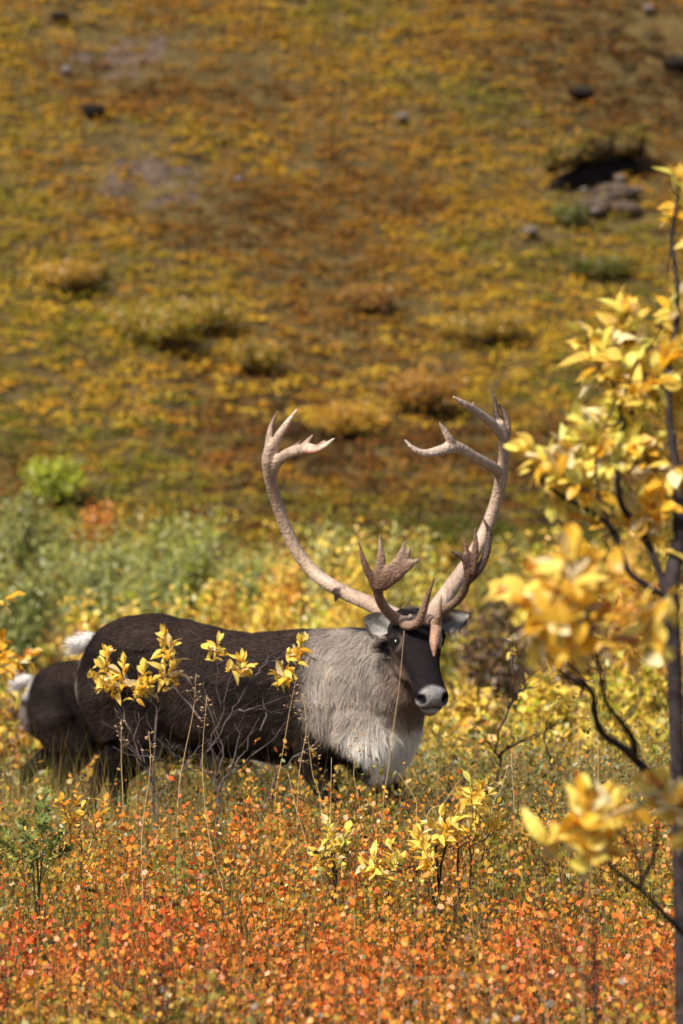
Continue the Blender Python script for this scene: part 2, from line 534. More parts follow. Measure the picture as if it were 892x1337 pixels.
sstep = lambda a, b, v: np.clip((v - a) / (b - a), 0, 1)
RAMP_H = np.array([0.0, 0.22, 0.45, 0.62, 0.78, 1.0])
RAMP_C = np.array([lin(206, 72, 38), lin(222, 100, 46), lin(228, 134, 50), lin(226, 164, 56), lin(168, 148, 54), lin(108, 116, 48)])
def birch_pal(X, Y, pl, rng):
    """Autumn hue drifts over the ground from red through orange and gold to olive; leaves vary a little round it."""
    zone = np.interp(Y, [12.3, 13.2, 14.0, 15.0, 15.8, 16.8, 17.6, 18.8], [0.70, 0.60, 0.38, 0.37, 0.56, 0.72, 0.58, 0.68])
    h = zone + 0.85 * (fbm(X * 1.5, Y * 1.1, 91, 3) - 0.5) + 0.10 * sstep(-0.7, -1.3, X) * sstep(15.6, 16.6, Y)
    h = h + rng.normal(0, 0.07, len(X))
    hl = np.clip(h[pl] + rng.normal(0, 0.075, len(pl)), 0, 1)
    C = np.stack([np.interp(hl, RAMP_H, RAMP_C[:, k]) for k in range(3)], -1)
    u = rng.random(len(pl))
    brown = u < 0.13 + 0.28 * sstep(13.9, 12.9, Y)[pl]
    C[brown] = pick({"brown": 4, "rust": 3, "dark": 1, "olive": 2}, brown.sum(), rng)
    pale = u > 0.985
    C[pale] = pick({"pink": 2, "gold": 2, "greygreen": 1}, pale.sum(), rng)
    return C
cover("dwarf_birch", ("low dwarf birch carpet with small round orange and red leaves", "dwarf birch"), 10.2, 18.9, 100,
      lambda x, y, r: 0.33 + 0.30 * fbm(x * 2.2, y * 1.6, 12, 3) + r.uniform(-0.14, 0.08, len(x)) - 0.10 * sstep(-0.5, -1.1, x) * sstep(16.5, 18, y), 0.0205, birch_pal, stems=7, leaves=16, tlo=0.18, shape=PENT, seed=2, extra=0.35, spread=0.38, mask=lambda x, y: 0.25 + 0.75 * sstep(0.36, 0.52, fbm(x * 3.2, y * 2.0, 19, 2)), twig_r=0.0028, jit=0.17)
heath_pal = mixpal([
    (lambda x, y: 0.6 + 0 * x, {"olive": 5, "green": 3, "greygreen": 3, "mustard": 1}),
    (lambda x, y: 0.30 + 1.2 * sstep(-0.3, -1.2, x) * sstep(20.5, 19.0, y), {"orange": 3, "gold": 4, "rust": 3, "brown": 2}),
    (lambda x, y: 0.35 + 0.5 * sstep(0.2, 1.0, x), {"straw": 2, "mustard": 1, "greygreen": 3, "olive": 3, "ochre": 1}),
])
cover("bog_heath", ("grey-green and straw coloured heath around the feet of the caribou", "heath"), 17.6, 23.0, 60,
      lambda x, y, r: 0.40 + 0.14 * fbm(x * 1.5, y * 1.5, 14, 3) + r.uniform(-0.08, 0.10, len(x)) - 0.13 * sstep(-0.5, -1.1, x), 0.026, heath_pal, stems=7, leaves=10, jit=0.22, seed=3, shape=LANCE, lenw=0.5, spread=0.35)
flat_pal = mixpal([
    (lambda x, y: 0.8 + 0 * x, {"yellow": 4, "mustard": 4, "lime": 1, "straw": 1, "gold": 1}),
    (lambda x, y: 0.35 + 0.5 * sstep(0.45, 0.6, fbm(x * 0.8, y * 0.5, 66, 2)), {"olive": 3, "palegreen": 3, "lime": 2, "mustard": 2}),
    (lambda x, y: 0.25 + 1.6 * sstep(-0.6, -1.6, x) * sstep(32, 26, y), {"brown": 4, "rust": 4, "mauve": 2, "ochre": 2}),
])
cover("low_willow", ("low yellow willow scrub on the flat between the caribou and the hill", "willow scrub"), 22.6, 49.5, 11,
      lambda x, y, r: 0.30 + 0.22 * fbm(x * 0.9, y * 0.7, 16, 3) + r.uniform(-0.08, 0.14, len(x)), 0.058, flat_pal, stems=5, leaves=10, seed=4, shape=DIA, lenw=0.55, extra=0.8, twig_r=0.003)

# ------------------------------------------------------------------ eroded bank and stones on the slope
def rock_mesh(name, sx, sy, sz, mat, seed, sub=3, rough=0.28):
    bm = bmesh.new()
    bmesh.ops.create_icosphere(bm, subdivisions=sub, radius=1.0)
    off = seed * 3.7
    for v in bm.verts:
        p = v.co
        n = fbm(np.array([p.x * 1.3 + off + p.z]), np.array([p.y * 1.3 + p.z * 0.8 - off]), seed, 4)[0]
        f = 1 + rough * 2 * (n - 0.5)
        v.co = Vector((p.x * f * sx, p.y * f * sy, p.z * f * sz))
    return bm_to_mesh(bm, name, mat, smooth=False)

def eroded_bank():
    c = slope_px(785, 258)
    r = empty("eroded_bank", c, "dark undercut bank with a spill of grey soil high on the slope", "bank")
    # overhanging sod lip
    bm = bmesh.new()
    for (a, b, w) in (((718, 246), (770, 230), 0.14), ((755, 236), (800, 214), 0.17), ((785, 220), (836, 222), 0.16)):
        A = slope_px(*a) - c; B = slope_px(*b) - c
        A += Vector((0, -0.36, 0.32)); B += Vector((0, -0.36, 0.32))
        tube_into(bm, [A - Vector((0, -0.5, 0.05)), A.lerp(B, 0.3), A.lerp(B, 0.7), B - Vector((0, -0.5, 0.05))], [w * 0.6, w, w, w * 0.6], 4, 10, 0.3)
    link("sod_lip", bm_to_mesh(bm, "sod_lip", M_GROUND, False), r)
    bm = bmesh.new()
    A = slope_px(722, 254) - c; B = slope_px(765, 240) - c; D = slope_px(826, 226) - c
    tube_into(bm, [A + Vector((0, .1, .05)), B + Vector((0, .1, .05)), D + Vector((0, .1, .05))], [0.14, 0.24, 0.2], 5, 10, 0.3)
    link("hollow_shade", bm_to_mesh(bm, "hollow_shade", M_DARKSOIL_SHADE, False), r)  # solid near-black tube, painted as the shade inside the undercut
    for i, (p, s) in enumerate((((800, 258), (0.36, 0.3, 0.2)), ((775, 275), (0.3, 0.28, 0.17)), ((815, 278), (0.25, 0.25, 0.13)))):
        o = link("soil_mound", rock_mesh("soil_mound", *s, M_SOIL, 31 + i, rough=0.4), r)
        o.location = slope_px(*p) - c + Vector((0, 0, 0.02))
    for i, (p, s) in enumerate((((756, 288), 0.075), ((776, 290), 0.085), ((762, 262), 0.06), ((808, 246), 0.09), ((832, 262), 0.07), ((790, 272), 0.05))):
        o = link("stone", rock_mesh("stone", s, s, s * 0.6, M_STONE, 41 + i, 2), r)
        o.location = slope_px(*p) - c + Vector((0, -0.14, 0.14))
eroded_bank()
# sod along the lip
def lip_cover():
    rng = np.random.default_rng(8)
    pts = []
    for (a, b) in (((716, 242), (772, 224)), ((755, 228), (800, 208)), ((785, 212), (838, 214))):
        A = slope_px(*a) + Vector((0, -0.28, 0.36)); B = slope_px(*b) + Vector((0, -0.28, 0.36))
        for t in np.linspace(0, 1, 900):
            p = A.lerp(B, t); pts.append((p.x, p.y, p.z))
    C = np.array(pts) + rng.normal(0, 1, (len(pts), 3)) * np.array([0.06, 0.20, 0.07])
    n = len(C)
    Nn = norm(rng.normal(0, 0.5, (n, 3)) + np.array([0, -.3, 1])); A = norm(np.cross(Nn, rng.normal(0, 1, (n, 3))))
    ln = rng.uniform(0.06, 0.11, n)
    me = leaves_mesh("sod_heath", C, A, Nn, ln, ln * 0.6, pick({"olive": 3, "ochre": 3, "green": 1, "brown": 2}, n, rng) * 0.6, M_HILLCOVER, DIA)
    tag(link("sod_heath", me), "fringe of heath growing over the lip of the undercut bank", "heath", kind="stuff")
lip_cover()
for i, (p, s, lab) in enumerate([((692, 310), 0.11, "pale mauve stone in the heath left of the undercut bank"),
                                 ((88, 102), 0.10, "light grey stone high on the left of the slope"),
                                 ((525, 163), 0.10, "grey stone in the middle of the upper slope"),
                                 ((312, 243), 0.07, "small pale stone right of the bare soil patch"),
                                 ((845, 22), 0.10, "grey stone near the top right corner of the slope")]):
    o = link("stone", rock_mesh("stone", s, s, s * 0.7, M_STONE, 61 + i, 3))
    o.location = slope_px(*p) + Vector((0, -0.06, 0.09))
    tag(o, lab, "stone")
for i, (p, s, lab) in enumerate([((122, 154), (0.17, 0.14, 0.10), "black peat lump high on the left slope above the bare soil"),  # this first lump is coloured black for the shade under an overhang
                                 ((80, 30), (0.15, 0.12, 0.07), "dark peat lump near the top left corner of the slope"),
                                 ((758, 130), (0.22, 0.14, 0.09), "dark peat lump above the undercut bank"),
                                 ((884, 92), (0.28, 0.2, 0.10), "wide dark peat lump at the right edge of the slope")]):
    o = link("peat_shade_lump", rock_mesh("peat_shade_lump", *s, M_DARKSOIL_SHADE, 71 + i, 3))
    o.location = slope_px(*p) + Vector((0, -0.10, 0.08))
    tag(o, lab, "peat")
for i, (p, sz, lab) in enumerate([((195, 245), (0.75, 1.0, 0.07), "bare grey-brown soil patch on the left of the slope"),
                                 ((155, 82), (0.75, 0.8, 0.06), "bare soil patch near the top left of the slope")]):
    c = slope_px(*p)
    n = 41
    gx, gy = np.meshgrid(np.linspace(-1, 1, n), np.linspace(-1, 1, n))
    X = c.x + gx * sz[0]; Y = c.y + gy * sz[1]
    rr = np.sqrt(gx ** 2 + gy ** 2) + 1.5 * (fbm(gx * 2.4 + 9 * i, gy * 2.4, 81 + i, 4) - .45)
    Z = terrain(X, Y) + sz[2] * np.clip(0.75 - rr, -1.5, 0.5) + 0.05 * (fbm(gx * 7, gy * 7, 85, 3) - 0.5)
    Z = np.where(np.maximum(np.abs(gx), np.abs(gy)) > 0.99, terrain(X, Y) - 0.1, Z)
    VV_ = np.stack([X - c.x, Y - c.y, Z - c.z], -1).reshape(-1, 3)
    ii = np.arange(n - 1)[:, None] * n + np.arange(n - 1)[None, :]
    F = np.stack([ii, ii + 1, ii + n + 1, ii + n], -1).reshape(-1)
    o = link("soil_patch", mesh_np("soil_patch", VV_, F, 4, M_SOIL, smooth=True)); o.location = c
    tag(o, lab, "soil")

# ------------------------------------------------------------------ willow bushes on the flat and the slope
def bush(px, py_top, py_base, wpx, d, pal, label, nleaf=1500, leaf=0.06, seed=0, lean=0.0, group=None, twig=0.45, tone=1.0):
    """A rounded willow bush d metres off: stems fanning from one foot, leaves in clumps round their ends."""
    rng = np.random.default_rng(1000 + seed)
    if d is None:
        f = slope_px(px, py_base); d = f.y
    else:
        x = (px - CX) * d / FPX
        f = Vector((x, d, float(terrain(x, d))))
    top = EYE + (HY - py_top) * d / FPX
    H = max(top - f.z, 0.25); R = wpx * d / FPX / 2
    if tone != 1.0 and f.y > 49.5 and py_top < 560:
        R *= 1.15; H *= 0.95
    root = empty("willow_bush", f, label, "bush", group)
    ns = 26
    th = rng.uniform(0, 2 * math.pi, ns); rad = np.sqrt(rng.uniform(0, 1, ns)) * 0.88
    tips = np.stack([np.cos(th) * rad * R, np.sin(th) * rad * R * 0.8, H * (0.5 + 0.42 * np.sqrt(1 - rad ** 2 * 0.85)) * rng.uniform(0.72, 1.02, ns)], -1)
    base = np.stack([np.cos(th), np.sin(th), np.zeros(ns)], -1) * rng.uniform(0, 0.12, (ns, 1)) * R
    base[:, 2] = -0.05
    link("stems", stems_mesh("stems", base, tips, rng.uniform(0.006, 0.012, ns), M_TWIG), root)
    per = nleaf // ns
    c = np.repeat(np.arange(ns), per); n = len(c)
    t = rng.uniform(twig, 1.04, n)
    C = base[c] + (tips[c] - base[c]) * t[:, None]
    sp = np.array([0.24 * R, 0.24 * R, 0.15 * H])
    C = C + rng.normal(0, 1, (n, 3)) * sp * 0.55
    out = norm(C / np.array([R, R, H]) - np.array([0, 0, 0.35]))
    Nn = norm(out * 0.6 + rng.normal(0, 0.5, (n, 3)) + np.array([-0.2, -0.4, 0.5]))
    A = norm(np.cross(Nn, rng.normal(0, 1, (n, 3))) + np.array([0, 0, 0.5]))
    ln = leaf * rng.uniform(0.7, 1.3, n)
    ctint = rng.uniform(0.75, 1.2, ns)[c][:, None]
    cols = pick(pal, n, rng) * np.array(tone) * ctint * rng.uniform(0.75, 1.2, (n, 1))
    link("foliage", leaves_mesh("foliage", C, A, Nn, ln, ln * 0.5, cols, M_LEAFCOVER, DIA if d > 30 else LANCE), root)
    return root

YEL = {"yellow": 7, "gold": 2, "mustard": 1.5, "lime": 1, "straw": 1}
YG = {"yellow": 2, "palegreen": 3, "lime": 2, "mustard": 2}
GRN = {"green": 3, "olive": 2, "palegreen": 4}
BLU = {"bluegreen": 4, "greygreen": 1, "palegreen": 4, "lime": 1}
PGR = {"palegreen": 6, "lime": 2, "greygreen": 2}
BUSHES = [
    # px, top, base, width, dist, palette, leaves, label
    (70, 592, 665, 95, None, {"lime": 6, "green": 1}, 1300, "bright lime green bush at the left foot of the slope"),
    (126, 655, 720, 62, 49.0, {"orange": 4, "rust": 4, "gold": 2}, 900, "small orange bush between the lime bush and the pale green willow"),
    (230, 668, 800, 190, 47.0, PGR, 2600, "large pale green rounded willow behind the caribou's back"),
    (30, 640, 800, 150, 48.0, GRN, 2000, "dark green willow at the left edge beyond the caribou"),
    (110, 690, 850, 150, 45.0, BLU, 2200, "blue-green willow left of the pale green rounded willow"),
    (20, 715, 880, 130, 42.0, {"green": 3, "bluegreen": 4, "palegreen": 2}, 1800, "deep green willow above the second caribou at the left edge"),
    (190, 725, 860, 150, 43.0, BLU, 1900, "grey-green willow directly behind the yellow willows left"),
    (340, 715, 850, 140, 46.0, PGR, 1700, "pale green willow inside the curve of the left antler"),
    (110, 768, 880, 80, 36.0, YEL, 1300, "yellow willow just above the white tail"),
    (175, 760, 880, 95, 37.0, YEL, 1400, "yellow willow above the caribou's rump"),
    (250, 765, 880, 95, 36.0, YG, 1400, "yellow-green willow above the middle of the caribou's back"),
    (288, 738, 880, 80, 39.0, {"orange": 1, "gold": 4, "yellow": 5}, 1400, "golden willow standing taller behind the caribou's back"),
    (350, 752, 880, 90, 37.0, YEL, 1500, "yellow willow behind the caribou's shoulder"),
    (405, 775, 890, 80, 34.0, YG, 1300, "yellow-green willow under the left antler beam"),
    (372, 716, 850, 66, 41.0, {"gold": 4, "yellow": 4, "orange": 1}, 1200, "golden willow touching the left antler beam from inside"),
    (440, 672, 850, 110, 44.0, {"palegreen": 4, "greygreen": 2, "yellow": 2, "mustard": 1}, 2000, "tall feathery grey-green willow between the antlers"),
    (470, 690, 850, 90, 39.0, YEL, 1500, "tall yellow willow between the antlers"),
    (530, 680, 850, 90, 43.0, {"palegreen": 4, "olive": 2, "mustard": 2}, 1500, "green willow behind the palmed brow tine"),
    (450, 770, 880, 90, 35.0, YEL, 1400, "yellow willow above the caribou's pale neck"),
    (560, 730, 860, 80, 38.0, YG, 1200, "yellow-green willow behind the antler bases"),
    (648, 762, 870, 120, 37.0, {"dark": 4, "brown": 4, "mauve": 2}, 1500, "dark brown leafless bush right of the caribou's ear"),
    (655, 715, 800, 90, 45.0, {"olive": 3, "green": 2, "mustard": 2}, 1400, "olive bush behind the right antler beam"),
    (730, 690, 860, 110, 40.0, {"gold": 4, "mustard": 3, "yellow": 3}, 1700, "golden willow seen behind the near leaf clusters at right"),
    (820, 690, 870, 120, 41.0, {"gold": 3, "mustard": 4, "orange": 1}, 1700, "golden willow behind the near trunk"),
    (770, 790, 900, 100, 33.0, {"mauve": 3, "brown": 3, "mustard": 2}, 1300, "brownish bush in front of the golden willows at right"),
    (850, 800, 910, 110, 32.0, {"ochre": 3, "mustard": 3, "gold": 2}, 1400, "ochre bush beside the near trunk"),
    (720, 880, 960, 90, 27.5, {"yellow": 4, "lime": 2, "mustard": 3}, 1100, "low yellow bush right of the caribou's muzzle"),
    (820, 860, 950, 110, 28.5, {"mustard": 3, "lime": 3, "yellow": 2}, 1300, "low yellow-green bush left of the near trunk"),
    (620, 890, 970, 80, 27.0, {"yellow": 4, "straw": 2, "mustard": 3}, 1000, "low yellow bush beside the caribou's muzzle"),
    # on the slope
    (205, 385, 455, 130, None, {"mustard": 4, "lime": 2, "olive": 3}, 1700, "wide mustard bush in the middle of the left slope"),
    (270, 385, 440, 90, None, {"mustard": 4, "olive": 3, "yellow": 1}, 1200, "mustard bush right of the wide mustard bush on the slope"),
    (330, 440, 490, 90, None, {"mustard": 4, "olive": 3}, 1100, "mustard bush lower right of the wide mustard bush on the slope"),
    (550, 478, 545, 100, None, {"ochre": 4, "gold": 3, "rust": 2}, 1400, "orange-brown bush between the antler tips"),
    (460, 520, 575, 100, None, {"mustard": 4, "gold": 3}, 1300, "golden bush right of the left antler tip"),
    (625, 400, 450, 130, None, {"mustard": 4, "olive": 2}, 1300, "mustard bush above the right antler"),
    (480, 370, 410, 80, None, {"rust": 2, "ochre": 5}, 900, "orange bush on the slope above the antlers"),
    (790, 330, 370, 90, None, {"green": 4, "olive": 3}, 900, "green bush below the undercut bank"),
    (745, 262, 300, 50, None, {"green": 5, "olive": 1}, 600, "small green bush at the left foot of the undercut bank"),
    (90, 335, 385, 110, None, {"mustard": 4, "ochre": 3}, 1100, "ochre bush near the left edge of the slope"),
]
for i, (px, pt, pb, w, d, pal, nl, lab) in enumerate(BUSHES):
    bush(px, pt, pb, w, d, pal, lab, int(nl * (1.25 if (d or 60) < 40 else 1.9)), 0.062 if (d or 60) < 40 else 0.056, seed=i, tone=(0.74, 0.67, 0.41) if d is None and i > 0 else ((0.78, 0.80, 0.74) if 1 < i < 8 else 1.0))

# ------------------------------------------------------------------ the bull caribou
YAW = math.radians(-28)
ROOT = Vector((-0.45, 20.0, 0.0))
CY, SY = math.cos(YAW), math.sin(YAW)

def toL(w):
    r = Vector(w) - ROOT
    return Vector((CY * r.x + SY * r.y, -SY * r.x + CY * r.y, r.z))
def dirL(v):
    return Vector((CY * v[0] + SY * v[1], -SY * v[0] + CY * v[1], v[2]))

def loft_into(bm, stations, sides=20, power=2.2, n=5):
    """stations: (centre, half-width, half-height), lateral axis level; closed."""
    path, ts = catmull([s[0] for s in stations], n)
    hw = [s[1] for s in stations]; hh = [s[2] for s in stations]
    rings = []
    for i, p in enumerate(path):
        tan = (path[min(i + 1, len(path) - 1)] - path[max(i - 1, 0)]).normalized()
        lat = tan.cross(Vector((0, 0, 1)))
        if lat.length < 0.2: lat = Vector((0, 1, 0)) - tan * tan.y
        lat.normalize(); up = lat.cross(tan)
        a, b = interp(hw, ts[i]), interp(hh, ts[i])
        ring = []
        for k in range(sides):
            an = 2 * math.pi * k / sides
            c, s = math.cos(an), math.sin(an)
            c = math.copysign(abs(c) ** (2 / power), c); s = math.copysign(abs(s) ** (2 / power), s)
            ring.append(bm.verts.new(p + lat * (c * a) + up * (s * b)))
        rings.append(ring)
    for i in range(len(rings) - 1):
        for k in range(sides):
            bm.faces.new((rings[i][k], rings[i][(k + 1) % sides], rings[i + 1][(k + 1) % sides], rings[i + 1][k]))
    bm.faces.new(list(reversed(rings[0]))); bm.faces.new(rings[-1])

# head frame (local to the animal)
POLL = toL(P(537, 812, 19.2))
HF = dirL((0.205, -0.70, -0.68)).normalized()
HS = dirL((0.97, 0.25, 0.06)); HS = (HS - HF * HS.dot(HF)).normalized()
HU = HF.cross(HS).normalized()
if HU.z < 0: HU = -HU
def H(t, s, u):
    return POLL + HF * t + HS * s + HU * u

def head_into(bm):
    st = [(-0.085, -0.055, 0.045, 0.045), (-0.05, -0.045, 0.085, 0.085), (0.0, -0.045, 0.108, 0.105), (0.05, -0.045, 0.118, 0.112), (0.11, -0.05, 0.120, 0.116), (0.16, -0.052, 0.108, 0.113),
          (0.22, -0.05, 0.088, 0.100), (0.29, -0.044, 0.074, 0.082), (0.35, -0.038, 0.069, 0.070), (0.40, -0.036, 0.074, 0.067), (0.44, -0.036, 0.078, 0.067), (0.462, -0.040, 0.074, 0.063), (0.478, -0.044, 0.058, 0.050), (0.486, -0.046, 0.028, 0.028)]
    sides = 24; rings = []
    pts = [Vector((a[0], a[1], 0)) for a in st]
    path, ts = catmull(pts, 4)
    for p, t in zip(path, ts):
        hw = interp([a[2] for a in st], t); hh = interp([a[3] for a in st], t)
        ring = []
        for k in range(sides):
            an = 2 * math.pi * k / sides
            c, s = math.cos(an), math.sin(an)
            c = math.copysign(abs(c) ** 0.86, c); s = math.copysign(abs(s) ** 0.86, s)
            # narrower jaw below, broad forehead above
            w = hw * (1.0 if s > 0 else 1.0 + 0.22 * s)
            ring.append(bm.verts.new(H(p.x, c * w, p.y + s * hh)))
        rings.append(ring)
    for i in range(len(rings) - 1):
        for k in range(sides):
            bm.faces.new((rings[i][k], rings[i][(k + 1) % sides], rings[i + 1][(k + 1) % sides], rings[i + 1][k]))
    bm.faces.new(list(reversed(rings[0]))); bm.faces.new(rings[-1])
    # brow ridges over the eyes, jaw angle, chin
    for sg in (-1, 1):
        tube_into(bm, [H(0.06, sg * 0.085, 0.022), H(0.105, sg * 0.108, 0.012), H(0.15, sg * 0.104, -0.005)], [0.022, 0.030, 0.020], 4, 10)
        tube_into(bm, [H(0.10, sg * 0.07, -0.12), H(0.19, sg * 0.065, -0.115), H(0.26, sg * 0.05, -0.09)], [0.03, 0.038, 0.025], 4, 10)
        tube_into(bm, [H(0.01, sg * 0.045, 0.02), H(0.0, sg * 0.055, 0.07)], [0.036, 0.030], 3, 10)
    tube_into(bm, [H(0.38, 0, -0.085), H(0.44, 0, -0.098), H(0.468, 0, -0.09)], [0.03, 0.038, 0.026], 4, 12)

def leg_into(bm, pts, radii):
    tube_into(bm, pts, radii, 5, 14)

FEET = []
def build_body():
    bm = bmesh.new()
    T = [(-0.86, 1.00, 0.06, 0.09), (-0.80, 0.98, 0.18, 0.20), (-0.68, 0.965, 0.245, 0.27), (-0.50, 0.95, 0.265, 0.305), (-0.25, 0.91, 0.275, 0.295), (0.0, 0.885, 0.29, 0.30),
         (0.25, 0.885, 0.285, 0.312), (0.45, 0.895, 0.265, 0.318), (0.62, 0.90, 0.235, 0.29), (0.76, 0.90, 0.17, 0.22), (0.84, 0.90, 0.07, 0.10)]
    loft_into(bm, [(Vector((x, 0, z)), w, h) for x, z, w, h in T], 26)
    # heavily maned neck, curving towards the viewer
    neck_top = H(-0.02, 0, -0.12)
    loft_into(bm, [(Vector((0.40, 0, 0.93)), 0.20, 0.27), (Vector((0.58, -0.03, 0.945)), 0.215, 0.27), (Vector((0.74, -0.10, 0.96)), 0.205, 0.255), (Vector((0.87, -0.19, 0.99)), 0.175, 0.225),
                   (Vector((0.95, -0.27, 1.04)), 0.14, 0.18), (neck_top, 0.105, 0.12)], 24)
    # throat and brisket under the mane
    loft_into(bm, [(H(0.13, 0, -0.165), 0.10, 0.10), (Vector((0.93, -0.235, 0.90)), 0.128, 0.125), (Vector((0.85, -0.17, 0.77)), 0.13, 0.125), (Vector((0.77, -0.12, 0.665)), 0.115, 0.115), (Vector((0.70, -0.10, 0.60)), 0.06, 0.06)], 20)
    loft_into(bm, [(Vector((0.50, -0.03, 0.82)), 0.18, 0.20), (Vector((0.68, -0.09, 0.80)), 0.20, 0.21), (Vector((0.82, -0.17, 0.83)), 0.17, 0.19), (Vector((0.90, -0.23, 0.92)), 0.12, 0.14)], 20)
    head_into(bm)
    # shoulders and haunches
    for sg in (-1, 1):
        tube_into(bm, [Vector((0.42, sg * 0.16, 1.06)), Vector((0.50, sg * 0.19, 0.88)), Vector((0.50, sg * 0.18, 0.66))], [0.09, 0.15, 0.10], 5, 14)
        tube_into(bm, [Vector((-0.58, sg * 0.13, 1.08)), Vector((-0.60, sg * 0.17, 0.88)), Vector((-0.53, sg * 0.17, 0.68))], [0.11, 0.18, 0.13], 5, 14)
    legs = [
        ([(-0.58, -0.16, 0.86), (-0.46, -0.17, 0.68), (-0.60, -0.155, 0.48), (-0.585, -0.15, 0.30), (-0.565, -0.15, 0.11), (-0.54, -0.15, 0.06)], [0.16, 0.125, 0.052, 0.034, 0.036, 0.032]),
        ([(-0.62, 0.15, 0.86), (-0.58, 0.16, 0.68), (-0.83, 0.145, 0.54), (-0.92, 0.14, 0.36), (-0.99, 0.14, 0.15), (-0.985, 0.14, 0.09)], [0.16, 0.12, 0.052, 0.034, 0.036, 0.032]),
        ([(0.50, -0.17, 0.80), (0.46, -0.165, 0.62), (0.55, -0.15, 0.38), (0.54, -0.15, 0.22), (0.53, -0.15, 0.10), (0.555, -0.15, 0.06)], [0.13, 0.085, 0.046, 0.032, 0.035, 0.032]),
        ([(0.52, 0.16, 0.80), (0.52, 0.155, 0.62), (0.72, 0.14, 0.40), (0.70, 0.14, 0.23), (0.66, 0.14, 0.11), (0.68, 0.14, 0.07)], [0.13, 0.085, 0.046, 0.032, 0.035, 0.032]),
    ]
    for pts, rad in legs:
        leg_into(bm, [Vector(p) for p in pts], rad)
        FEET.append(Vector(pts[-1]))
    # short raised tail
    tube_into(bm, [Vector((-0.78, 0, 1.11)), Vector((-0.85, -0.01, 1.12)), Vector((-0.89, -0.02, 1.10)), Vector((-0.905, -0.02, 1.06))], [0.042, 0.042, 0.040, 0.022], 5, 12)
    me = remesh(bm, "caribou_body", 0.0102, 4)
    return me

body_me = build_body()
V = co_of(body_me)
# nostrils and mouth line pressed into the muzzle
def headco(V):
    R = V - np.array(POLL)
    return R @ np.array(HF), R @ np.array(HS), R @ np.array(HU)
ht, hs, hu = headco(V)
for sg in (-1, 1):
    c = np.array(H(0.462, sg * 0.052, -0.012))
    dist = np.linalg.norm((V - c) * 1.0, axis=1)
    w = np.clip(1 - (dist / 0.026) ** 2, 0, 1)[:, None]
    V = V - w * (0.016 * np.array(HF) + 0.018 * sg * np.array(HS) * 1.0 + 0.006 * np.array(HU))
    c = np.array(H(0.128, sg * 0.106, 0.010))
    dist = np.linalg.norm(V - c, axis=1)
    w = np.clip(1 - (dist / 0.034) ** 2, 0, 1)[:, None]
    V = V - w * (0.010 * sg * np.array(HS) + 0.006 * np.array(HU))
mouth = np.exp(-((hu + 0.056 + 0.35 * np.abs(hs) ** 1.2) / 0.010) ** 2) * np.clip((ht - 0.38) / 0.04, 0, 1) * (hu > -0.14)
V = V - mouth[:, None] * 0.018 * np.array(HF)
# muscle and coat relief over trunk and legs
nn = np.empty(len(V) * 3, dtype=np.float32); body_me.vertices.foreach_get("normal", nn); nn = nn.reshape(-1, 3)
trunk = np.clip((0.9 - V[:, 0]) / 0.2, 0, 1) * (1 - np.clip((ht + 0.12) / 0.06, 0, 1) * (np.abs(hs) < 0.2) * (hu > -0.2))
rel = 0.030 * (fbm(V[:, 0] * 5 + V[:, 1] * 3, V[:, 2] * 5 - V[:, 1] * 2, 401, 3) - 0.5)
rel = rel - 0.020 * np.exp(-((V[:, 0] - 0.30 - 0.25 * (V[:, 2] - 0.9)) / 0.05) ** 2) * (np.abs(V[:, 1]) > 0.12)
rel = rel - 0.022 * np.exp(-((V[:, 0] + 0.36 + 0.3 * (V[:, 2] - 0.9)) / 0.06) ** 2) * (np.abs(V[:, 1]) > 0.12) * (V[:, 2] < 1.1)
rel = rel + 0.018 * np.exp(-(((V[:, 0] + 0.56) / 0.08) ** 2 + ((V[:, 2] - 1.12) / 0.07) ** 2))
V = V + nn * (rel * trunk)[:, None]
body_me.vertices.foreach_set("co", V.astype(np.float32).ravel())
body_me.update()

